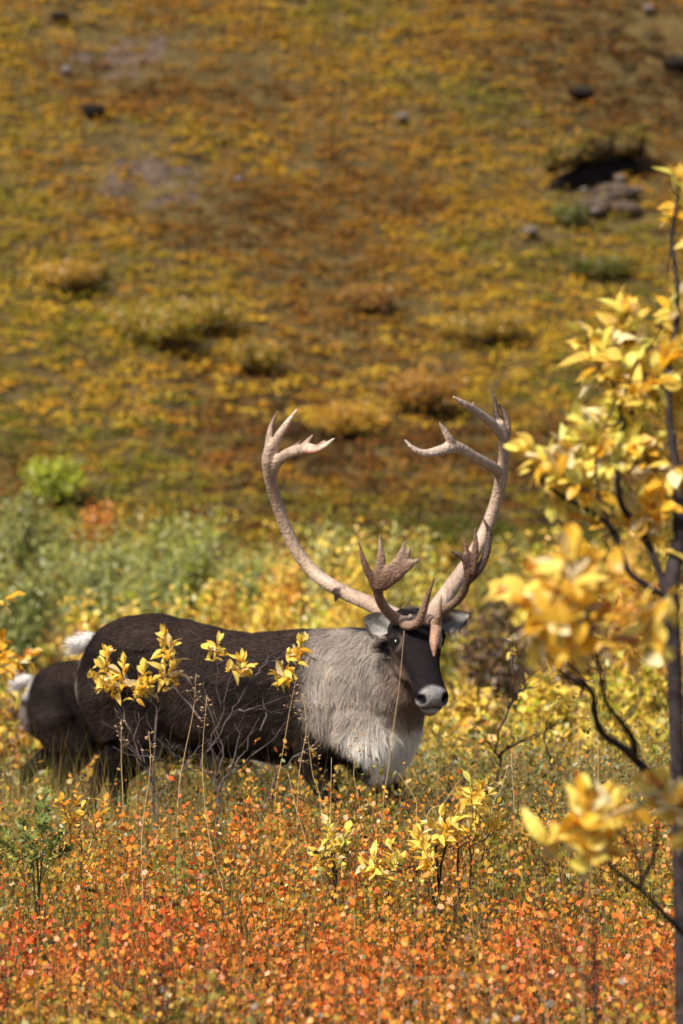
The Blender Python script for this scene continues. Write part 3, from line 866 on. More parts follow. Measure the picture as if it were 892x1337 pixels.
def body_colors(V):
    x, y, z = V[:, 0], V[:, 1], V[:, 2]
    n1 = fbm(x * 5 + y * 3, z * 5 - y * 2, 101, 4); n2 = fbm(x * 18 + y * 9, z * 18 + y * 7, 111, 3); n3 = fbm(x * 2.2, z * 2.2 + y, 121, 3)
    n = len(V)
    dark = np.array((0.0055, 0.0036, 0.0034)); brown = np.array((0.024, 0.0155, 0.013))
    C = dark[None] + (brown - dark)[None] * np.clip((n1 - 0.42) * 2.2 + 0.5 * (n3 - .4), 0, 1)[:, None]
    def put(w, col):
        nonlocal C
        w = np.clip(w, 0, 1)[:, None]
        C = C * (1 - w) + np.array(col)[None] * w
    sm = lambda a, b, v: (lambda t: t * t * (3 - 2 * t))(np.clip((v - a) / (b - a), 0, 1))
    put(0.55 * sm(1.02, 1.2, z) * sm(0.35, 0.6, n1 + 0.3 * n2), (0.040, 0.026, 0.021))  # fur sheen along the back put into the colour as lighter brown
    # lighter flank above the belly
    put(0.4 * np.exp(-(((x - 0.12) / 0.35) ** 2 + ((z - 0.73) / 0.10) ** 2)), (0.05, 0.036, 0.031))
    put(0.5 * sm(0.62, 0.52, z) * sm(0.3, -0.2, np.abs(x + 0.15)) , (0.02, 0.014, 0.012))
    # grey-cream mane on neck and shoulder
    edge = np.interp(z, [0.55, 0.62, 0.68, 0.736, 0.80, 1.0, 1.15, 1.25], [0.80, 0.78, 0.71, 0.58, 0.50, 0.485, 0.43, 0.40]) + 0.07 * (n1 - 0.5) + 0.06 * (n2 - .5)
    m = sm(-0.055, 0.05, x - edge + 0.05 * (n2 - .5)) * sm(0.50, 0.60, z + 0.02 * (n2 - .5))
    mane = np.array((0.265, 0.225, 0.198))
    put(m, mane)
    C = C * (1 + m[:, None] * (0.5 * (n2 - 0.5) + 0.35 * (n1 - 0.5))[:, None])
    put(m * 0.45 * sm(0.45, 0.62, n3) * sm(0.75, 0.95, z), (0.20, 0.155, 0.13))
    put(m * 0.6 * np.exp(-(((x - 0.56) / 0.10) ** 2 + ((z - 0.66) / 0.09) ** 2)), (0.09, 0.062, 0.05))
    # white throat and brisket
    put(m * sm(0.87, 0.71, z + 0.30 * (0.86 - x) + 0.10 * (n1 - .5)) * sm(0.62, 0.76, x), (0.80, 0.76, 0.72))
    put(m * 0.75 * np.exp(-(((x - 0.98) / 0.05) ** 2 + ((z - 0.84) / 0.10) ** 2)), (0.58, 0.53, 0.48))
    # brown behind the jaw
    t, s, u = headco(V)
    put(0.75 * sm(-0.13, -0.17, u) * sm(0.05, 0.12, t) * sm(0.36, 0.26, t) * (z > 0.8) * sm(0.16, 0.08, np.abs(s)), (0.12, 0.075, 0.055))
    # head
    hd = sm(-0.10, -0.02, t) * sm(-0.175, -0.14, u) * (np.abs(s) < 0.2) * (t < 0.56)
    face = np.array((0.010, 0.008, 0.009))
    put(hd, face)
    cheek = hd * sm(-0.015, -0.06, u + 0.03 * (n1 - .5)) * sm(0.08, 0.17, t) * sm(0.44, 0.36, t)
    put(cheek * 0.9, (0.105, 0.071, 0.058))
    put(hd * sm(0.02, -0.03, t) * sm(-0.02, -0.07, u), (0.085, 0.06, 0.05))
    put(hd * 0.5 * sm(0.0, 0.05, t) * np.exp(-((s / 0.02) ** 2)) * sm(0.07, 0.03, t), (0.22, 0.19, 0.18))
    # pale ring under and before the eye
    for sg in (-1, 1):
        c = np.array(H(0.131, sg * 0.108, 0.012)); dd = np.linalg.norm(V - c, axis=1)
        put(0.55 * hd * np.exp(-((dd - 0.036) / 0.009) ** 2) * sm(0.10, 0.14, t), (0.15, 0.12, 0.105))
        put(hd * sm(0.028, 0.020, dd), (0.008, 0.007, 0.007))
    # pale muzzle
    mz = hd * sm(0.405, 0.432, t - 0.35 * np.abs(s) + 0.010 * (n2 - .5))
    put(mz, (0.21, 0.20, 0.205))
    put(hd * sm(0.425, 0.445, t) * sm(-0.035, -0.055, u), (0.36, 0.335, 0.33))
    for sg in (-1, 1):
        for (tt, ss, uu, r) in ((0.462, 0.046, -0.020, 0.020), (0.448, 0.058, -0.014, 0.020), (0.43, 0.068, -0.014, 0.018), (0.415, 0.072, -0.022, 0.014)):
            c = np.array(H(tt, sg * ss, uu)); dd = np.linalg.norm(V - c, axis=1)
            put(hd * sm(r * 1.25, r * 0.8, dd), (0.006, 0.005, 0.005))
    put(hd * 1.2 * np.exp(-((u + 0.056 + 0.35 * np.abs(s) ** 1.2) / 0.008) ** 2) * sm(0.39, 0.42, t), (0.010, 0.008, 0.008))
    put(hd * sm(-0.085, -0.11, u) * sm(0.40, 0.44, t), (0.22, 0.20, 0.20))
    # white tail and rump edge
    put(sm(-0.845, -0.865, x) * (z > 1.02), (0.62, 0.60, 0.58))
    put(sm(-0.775, -0.835, x + 0.03 * (n1 - .5)) * (z > 0.95) * sm(1.2, 1.17, z) * sm(1.0, 1.04, z), (0.55, 0.52, 0.50))
    put(0.35 * sm(-0.795, -0.835, x - 0.16 * np.clip(0.95 - z, 0, .4)) * (z > 0.68) * (z < 0.97), (0.42, 0.37, 0.34))
    put(0.8 * np.exp(-(((x + 0.36) / 0.07) ** 2 + ((z - 0.60) / 0.06) ** 2)) * sm(0.24, 0.15, np.abs(y)), (0.5, 0.46, 0.43))
    # socks
    put(sm(0.16, 0.12, z), (0.30, 0.26, 0.23))
    return C * np.clip(1 + 0.35 * (n2 - 0.5), 0.6, 1.4)[:, None]

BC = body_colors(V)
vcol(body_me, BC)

def add_ears(me):
    """Cupped ears joined into the body mesh."""
    bm = bmesh.new(); bm.from_mesh(me)
    lay = bm.verts.layers.float_color["Col"]
    for sg, tip in ((-1, P(476, 806, 19.16)), (1, P(613, 801, 19.14))):
        rt = H(0.02, sg * 0.104, -0.02)
        tp = toL(tip)
        ax = tp - rt; L = ax.length; ax.normalize()
        nrm = dirL((0.25 * sg + 0.1, -0.9, 0.05)); nrm = (nrm - ax * nrm.dot(ax)).normalized()
        wd = ax.cross(nrm)
        nl, nw = 12, 8
        for back in (0, 1):
            g = []
            for i in range(nl + 1):
                a = i / nl
                w = 0.054 * (math.sin(math.pi * (a * 0.88 + 0.09)) ** 0.8)
                row = []
                for j in range(nw + 1):
                    b = j / nw * 2 - 1
                    cup = -0.016 * (1 - b * b) * math.sin(math.pi * (0.15 + 0.8 * a)) + 0.012 * a * a
                    p = rt + ax * (a * L) + wd * (b * w) + nrm * (cup - (0.009 * (1 - abs(b) ** 3) if back else 0))
                    v = bm.verts.new(p)
                    if back: c = (0.10, 0.078, 0.07)
                    else:
                        e = max(abs(b) ** 2.2, a ** 4)
                        k = random.uniform(0.85, 1.15)
                        inner = 0.15 if abs(b + 0.15 * sg) < 0.35 and a < 0.6 else 0.30
                        c = tuple(k * (inner * (1 - e) + q * e) for q in (0.42, 0.37, 0.345))
                    v[lay] = (*c, 1)
                    row.append(v)
                g.append(row)
            for i in range(nl):
                for j in range(nw):
                    f = (g[i][j], g[i][j + 1], g[i + 1][j + 1], g[i + 1][j])
                    fc = bm.faces.new(f if back else f[::-1]); fc.smooth = True
    bm.to_mesh(me); bm.free()
add_ears(body_me)

M_FUR = mat_attr("caribou_coat", 0.85, 0.08, 60, 0.25, 0.25, 0.0)
M_STRAND = mat_attr("caribou_guard_hair", 0.65, 0.1)
M_ANTLER = mat_attr("antler_bone", 0.45, 0.35, 70, 0.22, 0.8)
M_EYE = mat_plain("eye_dark", (0.006, 0.004, 0.003), 0.08, 0.6)
M_HOOF = mat_noise("hoof_horn", (0.012, 0.01, 0.009), (0.05, 0.04, 0.035), 40, 0.5, 0.3, dist=0.003)
body_me.materials.append(M_FUR)

def fur_mesh(me, nhair, seed=3):
    rng = np.random.default_rng(seed)
    me.calc_loop_triangles()
    T = np.empty(len(me.loop_triangles) * 3, dtype=np.int32); me.loop_triangles.foreach_get("vertices", T); T = T.reshape(-1, 3)
    V = co_of(me)
    col = np.empty(len(V) * 4, dtype=np.float32); me.attributes["Col"].data.foreach_get("color", col); col = col.reshape(-1, 4)[:, :3].astype(float)
    e1, e2 = V[T[:, 1]] - V[T[:, 0]], V[T[:, 2]] - V[T[:, 0]]
    cr = np.cross(e1, e2); ar = np.linalg.norm(cr, axis=1)
    nt = norm(cr)
    cen = V[T].mean(1)
    t, s, u = headco(cen)
    head = (t > -0.03) & (t < 0.6) & (u > -0.15) & (np.abs(s) < 0.17)
    low = cen[:, 2] < 0.5
    w = ar * np.where(head, 0.9, np.where(low & (cen[:, 0] < 0.7), 0.5, 1.0))
    idx = rng.choice(len(T), size=nhair, p=w / w.sum())
    r1, r2 = rng.random(nhair), rng.random(nhair); f = r1 + r2 > 1; r1[f], r2[f] = 1 - r1[f], 1 - r2[f]
    p = V[T[idx, 0]] + e1[idx] * r1[:, None] + e2[idx] * r2[:, None]
    n = nt[idx]
    c = col[T[idx, 0]]
    x, z = p[:, 0], p[:, 2]
    hd = head[idx]
    manew = np.clip((x - 0.40) / 0.12, 0, 1) * (~hd)
    brisk = np.clip((x - 0.62) / 0.15, 0, 1) * np.clip((0.86 - z) / 0.15, 0, 1) * (~hd)
    flow = np.stack([-1 + 0.7 * manew, 0 * x, -0.45 - 0.9 * manew - 1.0 * brisk], -1)
    hflow = -np.array(HF)[None] * 0.0 + np.array(-HF)[None]
    flow = np.where(hd[:, None], hflow, flow)
    legs = (z < 0.52) & (brisk < 0.2)
    flow[legs] = (-0.2, 0, -1)
    tail = (x < -0.845) & (z > 1.02)
    flow[tail] = np.array([-1, 0, -0.3]) + rng.normal(0, 0.5, (tail.sum(), 3))
    clump = rng.normal(0, 0.25, (nhair, 3))
    cn = np.stack([fbm(x * 9, z * 9, 201, 2) - .5, fbm(x * 9 + 5, z * 9, 203, 2) - .5, fbm(x * 9, z * 9 + 7, 205, 2) - .5], -1)
    flow = norm(flow) + clump * 0.6 + cn * 1.7
    tang = norm(flow - n * (flow * n).sum(-1, keepdims=True))
    ln = np.where(hd, 0.007, 0.034) * rng.uniform(0.6, 1.3, nhair)
    ln = ln + (~hd) * (0.024 * manew + 0.055 * brisk * rng.uniform(0.3, 1.2, nhair))
    ln[legs] = 0.012
    ln[tail] *= 2.0
    lift = np.where(hd, 0.15, 0.22) + 0.1 * brisk
    d1 = norm(tang + n * lift[:, None]); d2 = norm(tang + n * (lift * 0.35)[:, None] + np.array([0, 0, -0.35]) * (0.3 + brisk)[:, None])
    side = norm(np.cross(n, tang))
    wdt = np.where(hd, 0.0016, 0.0026) * rng.uniform(0.7, 1.3, nhair)
    a = p - side * wdt[:, None] * 0.5 - n * 0.001; b = p + side * wdt[:, None] * 0.5 - n * 0.001
    m = p + d1 * ln[:, None] * 0.55
    tip = m + d2 * ln[:, None] * 0.5
    m2 = m + side * wdt[:, None] * 0.7
    VV = np.stack([a, b, m2, m, tip], 1).reshape(-1, 3)
    base = (np.arange(nhair) * 5)[:, None]
    F = np.concatenate([base + np.array([[0, 1, 2]]), base + np.array([[0, 2, 3]]), base + np.array([[3, 2, 4]])], 1).ravel()
    jit = np.where(c.mean(1, keepdims=True) < 0.08, np.where(rng.random((nhair, 1)) < 0.22, rng.uniform(1.8, 3.4, (nhair, 1)), rng.uniform(0.6, 1.3, (nhair, 1))), rng.uniform(0.82, 1.3, (nhair, 1)))  # some dark hairs lightened at random to paint the coat's sheen
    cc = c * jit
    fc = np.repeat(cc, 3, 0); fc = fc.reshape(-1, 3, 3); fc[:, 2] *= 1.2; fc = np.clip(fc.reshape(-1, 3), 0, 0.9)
    return mesh_np("coat_hair", VV, F, 3, M_STRAND, fc)

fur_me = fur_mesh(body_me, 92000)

caribou = empty("caribou", ROOT, "large bull caribou with sweeping antlers, dark brown flank and pale grey maned neck", "caribou", None, YAW)
link("body", body_me, caribou)
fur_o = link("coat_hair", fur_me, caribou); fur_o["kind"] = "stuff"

def eyes(parent, first=None):
    for sg in (-1, 1):
        bm = bmesh.new()
        bmesh.ops.create_uvsphere(bm, u_segments=16, v_segments=10, radius=0.0235)
        o = link("eye", bm_to_mesh(bm, "eye", M_EYE), parent)
        o.location = H(0.128, sg * 0.096, 0.006)
eyes(caribou)

def hoof_mesh():
    bm = bmesh.new()
    for sg in (-1, 1):
        pts = [Vector((-0.02, sg * 0.022, 0.035)), Vector((0.02, sg * 0.026, 0.012)), Vector((0.07, sg * 0.020, -0.02))]
        tube_into(bm, pts, [0.030, 0.032, 0.014], 4, 10)
    for sg in (-1, 1):
        tube_into(bm, [Vector((-0.03, sg * 0.02, 0.03)), Vector((-0.06, sg * 0.028, 0.0))], [0.014, 0.007], 3, 8)
    return bm_to_mesh(bm, "hoof", M_HOOF)
hoof_me = hoof_mesh()
for f in FEET:
    o = link("hoof", hoof_me, caribou); o.location = f - Vector((0, 0, 0.025))

# antlers: (points as (px, py, depth), radii px) traced from the crop at 2.478 px per px
def A(cx, cy, d):
    return toL(P(330 + cx / 2.478, 500 + cy / 2.478, d))
BONE, BONE2, VELV, VDARK, TIP = (0.43, 0.315, 0.245), (0.32, 0.215, 0.16), (0.155, 0.088, 0.062), (0.075, 0.048, 0.04), (0.60, 0.47, 0.39)
RUST = (0.30, 0.13, 0.09)

def antler(name, base_pt, parts):
    bm = bmesh.new()
    cpts = []
    for pts, rad, col0, col1, sq in parts:
        W = [A(*p) if not isinstance(p, Vector) else p for p in pts]
        R = [r / 2.478 / 290.0 * 0.95 for r in rad]
        tube_into(bm, W, R, 5, 14, 0.0, sq, dirL((0.1, -1, 0.0)) if sq else None)
        path, ts = catmull(W, 5)
        for p, t in zip(path, ts):
            k = t / (len(W) - 1)
            cpts.append((p, tuple(col0[i] * (1 - k) + col1[i] * k for i in range(3)), interp(R, t)))
    me = remesh(bm, name, 0.0056, 3)
    VV = co_of(me)
    kd = kdtree.KDTree(len(cpts))
    for i, c in enumerate(cpts): kd.insert(c[0], i)
    kd.balance()
    cols = np.empty((len(VV), 3))
    for i, v in enumerate(VV):
        acc = np.zeros(3); wt = 0
        for co, k, dist in kd.find_n(v, 3):
            w = 1 / (max(dist - cpts[k][2] * 0.8, 0.002)) ** 2
            acc += np.array(cpts[k][1]) * w; wt += w
        cols[i] = acc / wt
    # lengthwise grain
    g = fbm(VV[:, 0] * 60 + VV[:, 1] * 45, VV[:, 2] * 9, 301, 3)
    g2 = fbm(VV[:, 0] * 9, VV[:, 2] * 9 + VV[:, 1] * 4, 305, 3)
    cols *= np.clip(0.62 + 0.5 * g + 0.6 * (g2 - 0.35), 0.45, 1.25)[:, None]
    cols *= np.stack([np.ones(len(VV)), 0.94 + 0.1 * g2, 0.86 + 0.22 * g2], -1)
    vcol(me, np.clip(cols, 0, 1))
    me.materials.append(M_ANTLER)
    return link("antler", me, caribou)

la = H(0.0, -0.058, 0.055); ra = H(0.0, 0.058, 0.055)
antler("antler_near", la, [
    # main beam, sweeping back and out, then up and forward
    ([H(0.01, -0.05, 0.02), (500, 775, 19.16), (440, 745, 19.26), (380, 715, 19.36), (300, 680, 19.46), (220, 632, 19.54), (160, 570, 19.58), (115, 490, 19.58), (82, 400, 19.54), (60, 320, 19.47), (52, 250, 19.40), (60, 195, 19.35)],
     [32, 33, 29, 27, 25, 24, 23, 22, 21, 22, 26, 18], BONE, BONE, None),
    # top points
    ([(52, 250, 19.40), (54, 190, 19.36), (60, 140, 19.36), (82, 88, 19.38)], [20, 15, 10, 3], BONE, VELV, None),
    ([(60, 240, 19.39), (78, 185, 19.33), (105, 140, 19.30), (145, 84, 19.28)], [22, 17, 13, 4], BONE, TIP, 0.7),
    # forward palm with small points
    ([(56, 310, 19.45), (78, 260, 19.38), (115, 228, 19.30), (170, 212, 19.22), (220, 210, 19.16), (266, 178, 19.12)], [20, 20, 19, 19, 13, 4], BONE, TIP, 0.65),
    ([(120, 228, 19.30), (140, 205, 19.28), (160, 186, 19.27)], [14, 10, 3], BONE, VDARK, None),
    ([(155, 215, 19.24), (178, 190, 19.22), (196, 166, 19.21)], [15, 10, 3], BONE, BONE2, None),
    ([(205, 212, 19.18), (225, 196, 19.16), (236, 184, 19.15)], [11, 8, 3], RUST, BONE2, None),
    ([(165, 222, 19.21), (205, 222, 19.17), (235, 208, 19.14)], [8, 8, 4], RUST, RUST, None),
    # back nub
    ([(285, 676, 19.46), (272, 690, 19.48), (268, 708, 19.50)], [14, 10, 4], VDARK, VDARK, None),
    # palmed bez tine
    ([(475, 772, 19.14), (432, 735, 19.06), (408, 690, 18.99), (408, 650, 18.95)], [22, 18, 17, 22], BONE2, VELV, 0.8),
    ([(402, 668, 18.96), (383, 628, 18.93), (362, 585, 18.91), (343, 508, 18.90)], [18, 15, 12, 3], VELV, VELV, 0.6),
    ([(408, 665, 18.95), (412, 610, 18.92), (416, 560, 18.90), (409, 486, 18.89)], [22, 20, 15, 3], VELV, BONE2, 0.5),
    ([(412, 660, 18.95), (445, 618, 18.91), (475, 580, 18.88), (494, 508, 18.86)], [26, 30, 24, 3], VELV, BONE2, 0.4),
    ([(425, 650, 18.94), (465, 615, 18.90), (505, 588, 18.87), (546, 568, 18.85)], [24, 28, 18, 3], VELV, BONE2, 0.4),
    ([(480, 600, 18.89), (500, 560, 18.87), (512, 528, 18.86)], [18, 12, 3], VELV, BONE2, 0.5),
    # thin brow point curling up on the inside
    ([H(0.015, -0.045, 0.03), (500, 786, 19.05), (535, 775, 19.0), (553, 735, 18.96), (566, 690, 18.93), (590, 628, 18.90)], [24, 17, 16, 14, 10, 3], BONE2, VELV, None),
])
antler("antler_far", ra, [
    ([H(0.01, 0.05, 0.02), (572, 772, 19.14), (602, 722, 19.26), (650, 652, 19.40), (702, 575, 19.50), (750, 485, 19.55), (786, 390, 19.52), (806, 300, 19.46), (814, 220, 19.40), (808, 160, 19.36), (800, 125, 19.34)],
     [31, 33, 31, 28, 25, 23, 22, 22, 19, 19, 14], BONE, BONE, None),
    ([(812, 200, 19.40), (824, 150, 19.40), (818, 105, 19.40), (796, 68, 19.40)], [15, 14, 11, 5], BONE2, VDARK, None),
    ([(802, 150, 19.36), (790, 105, 19.36), (783, 60, 19.37), (773, 12, 19.38)], [15, 12, 8, 3], VDARK, VDARK, None),
    # upper inner tine
    ([(806, 170, 19.36), (775, 132, 19.30), (728, 96, 19.22), (688, 70, 19.15), (648, 44, 19.10)], [18, 17, 16, 13, 4], BONE, TIP, 0.8),
    ([(722, 92, 19.21), (716, 78, 19.20), (712, 58, 19.19)], [10, 7, 3], BONE, BONE2, None),
    # long inner tine with a fork
    ([(804, 300, 19.46), (772, 270, 19.38), (715, 238, 19.28), (655, 207, 19.18), (610, 218, 19.12), (560, 228, 19.07), (522, 214, 19.04), (492, 184, 19.02)], [20, 20, 19, 22, 18, 14, 10, 4], BONE, TIP, 0.8),
    ([(655, 212, 19.18), (636, 180, 19.14), (618, 150, 19.12), (602, 126, 19.10)], [16, 14, 10, 3], BONE, TIP, 0.8),
    # bez tine, dark palm with points
    ([(600, 740, 19.18), (640, 722, 19.10), (676, 690, 19.02), (694, 645, 18.96), (700, 605, 18.93)], [20, 15, 14, 14, 17], BONE2, VDARK, 0.8),
    ([(698, 625, 18.94), (690, 580, 18.91), (668, 556, 18.89), (634, 542, 18.88)], [15, 14, 10, 3], VELV, VDARK, 0.6),
    ([(700, 615, 18.93), (694, 560, 18.91), (690, 525, 18.90), (686, 492, 18.89)], [15, 12, 8, 3], VELV, VELV, 0.6),
    ([(704, 620, 18.93), (718, 560, 18.92), (722, 510, 18.91), (717, 460, 18.90)], [17, 15, 10, 3], VELV, VELV, 0.5),
    ([(700, 640, 18.95), (735, 600, 18.95), (760, 540, 18.95), (764, 480, 18.95), (740, 428, 18.95)], [14, 15, 13, 9, 3], VDARK, VDARK, 0.7),
    # brow shovel: a thin upright palm running forward down the face
    ([H(0.02, 0.05, 0.03), (592, 775, 19.0), (594, 800, 18.9), (588, 840, 18.82), (588, 888, 18.80)], [24, 20, 20, 17, 4], BONE2, (0.42, 0.235, 0.165), None),
    ([(594, 800, 18.93), (600, 760, 18.88), (606, 725, 18.86), (611, 686, 18.84)], [18, 13, 8, 3], BONE2, BONE2, None),
    ([(596, 790, 18.93), (604, 830, 18.86), (606, 862, 18.83)], [14, 11, 4], BONE2, (0.42, 0.235, 0.165), None),
])

# second caribou, walking behind
def second():
    sc = 0.79
    x = (118 - CX) * 22.5 / FPX + 0.32
    yaw = math.radians(-8)
    r = empty("caribou", (x, 22.5, float(terrain(x, 22.5)) + 0.03), "smaller dark caribou half hidden behind the bull's rump", "caribou", None, yaw)
    r.scale = (sc, sc, sc)
    for ch in list(caribou.children):
        if ch.name.startswith("antler"): continue
        c = ch.copy(); COL.objects.link(c); c.parent = r
second()

# ------------------------------------------------------------------ willows with single leaves
def leaf_shape(name, mat, w=0.40, curl=0.2, fold=0.12, twist=0.0, obov=0.58):
    """One willow leaf, unit length along +X, face +Z, folded on its midrib, curled along its length."""
    n = 5
    V, F = [], []
    for i in range(n + 1):
        a = i / n
        wid = 0.5 * w * (math.sin(math.pi * a ** (math.log(0.5) / math.log(obov))) ** 0.85 if 0 < a < 1 else 0.02)
        z = -curl * (a - 0.15) ** 2 * 1.2
        tw = twist * (a - 0.3)
        for b in (-1, 0, 1):
            yy, zz = b * wid, abs(b) * wid * fold * 2
            V.append((a - 0.02 * abs(b), yy * math.cos(tw) - zz * math.sin(tw), z + yy * math.sin(tw) + zz * math.cos(tw)))
    for i in range(n):
        for j in range(2):
            q = i * 3 + j
            F.append((q, q + 1, q + 4, q + 3))
    # short stalk
    k = len(V)
    V += [(-0.12, 0.012, 0.0), (-0.12, -0.012, 0.0), (0.02, -0.012, 0.0), (0.02, 0.012, 0.0)]
    F.append((k, k + 1, k + 2, k + 3))
    me = bpy.data.meshes.new(name)
    me.from_pydata(V, [], F); me.update()
    me.polygons.foreach_set("use_smooth", np.ones(len(me.polygons), dtype=bool))
    me.materials.append(mat)
    return me

LEAVES = {}; LEAFCOUNT = {}; OVER = {}
for key, m in LEAFM.items():
    LEAVES[key] = [leaf_shape("leaf", m, 0.50, 0.25, 0.12, 0.2), leaf_shape("leaf", m, 0.42, 0.55, 0.22, -0.4), leaf_shape("leaf", m, 0.54, 0.05, 0.30, 0.5),
                   leaf_shape("leaf", m, 0.40, -0.35, 0.15, 0.9), leaf_shape("leaf", m, 0.46, 1.0, 0.10, -0.8)]

def put_leaf(parent, origin, pos, axis, size, colour, rng, shape=None):
    axis = axis.normalized()
    ref = Vector((rng.gauss(0, 0.5), rng.gauss(-0.5, 0.5), rng.gauss(0.9, 0.5)))
    z = (ref - axis * ref.dot(axis)).normalized()
    y = z.cross(axis)
    m = Matrix((axis, y, z)).transposed().to_4x4()
    root = parent.parent or parent
    k = LEAFCOUNT.get(root.name, 0); LEAFCOUNT[root.name] = k + 1
    lm = Matrix.Translation(Vector(pos) - Vector(origin)) @ m @ Matrix.Scale(size, 4)
    if k >= 300:                      # past 300 leaves: the rest of that plant's foliage is one mass
        OVER.setdefault(root.name, []).append((lm, colour, rng.randrange(5), rng.uniform(0.75, 1.25)))
        return None
    o = bpy.data.objects.new("leaf", LEAVES[colour][rng.randrange(5)])
    COL.objects.link(o)
    o.parent = parent
    o.matrix_local = lm
    return o

def cluster(parent, origin, c, tdir, n, size, mix, rng, run=0.10, spread=1.0):
    """Leaves set round the last stretch of a twig ending at c."""
    tdir = Vector(tdir).normalized()
    names = list(mix); w = [mix[k] for k in names]
    bend = Vector((rng.gauss(0, 0.12), rng.gauss(0, 0.12), rng.gauss(0, 0.12))) * run
    tube_obj("twig", [Vector(c) - tdir * run * 1.25 + bend * 2, Vector(c) - tdir * run * 0.7 + bend, Vector(c)], [size * 0.045, size * 0.035, size * 0.018], M_TWIG, parent, origin, 3, 5, 0.2)
    ga = rng.uniform(0, 6.28)
    for k in range(n):
        t = rng.random()
        base = Vector(c) - tdir * (run * t)
        ga += 2.4
        sidev = Vector((math.cos(ga), math.sin(ga), 0.35 * math.sin(ga * 1.7)))
        sidev = (sidev - tdir * sidev.dot(tdir)).normalized()
        ang = (0.35 + 0.9 * t) * spread + rng.gauss(0, 0.3)
        ax = tdir * math.cos(ang) + sidev * math.sin(ang) + Vector((0, 0, -0.12 * rng.random()))
        put_leaf(parent, origin, base, ax, size * rng.uniform(0.55, 1.2), rng.choices(names, w)[0], rng)

def traced(name, pxs, d0, d1, r0, r1, mat, parent, origin, sides=7, rough=0.15, n=4):
    m = len(pxs) - 1
    pts = [P(x, y, d0 + (d1 - d0) * i / m) for i, (x, y) in enumerate(pxs)]
    rad = [r0 + (r1 - r0) * i / m for i in range(m + 1)]
    return tube_obj(name, pts, rad, mat, parent, origin, n, sides, rough), pts

WMIX = {"yellow": 6, "gold": 2.5, "lime": 3, "cream": 1.6}
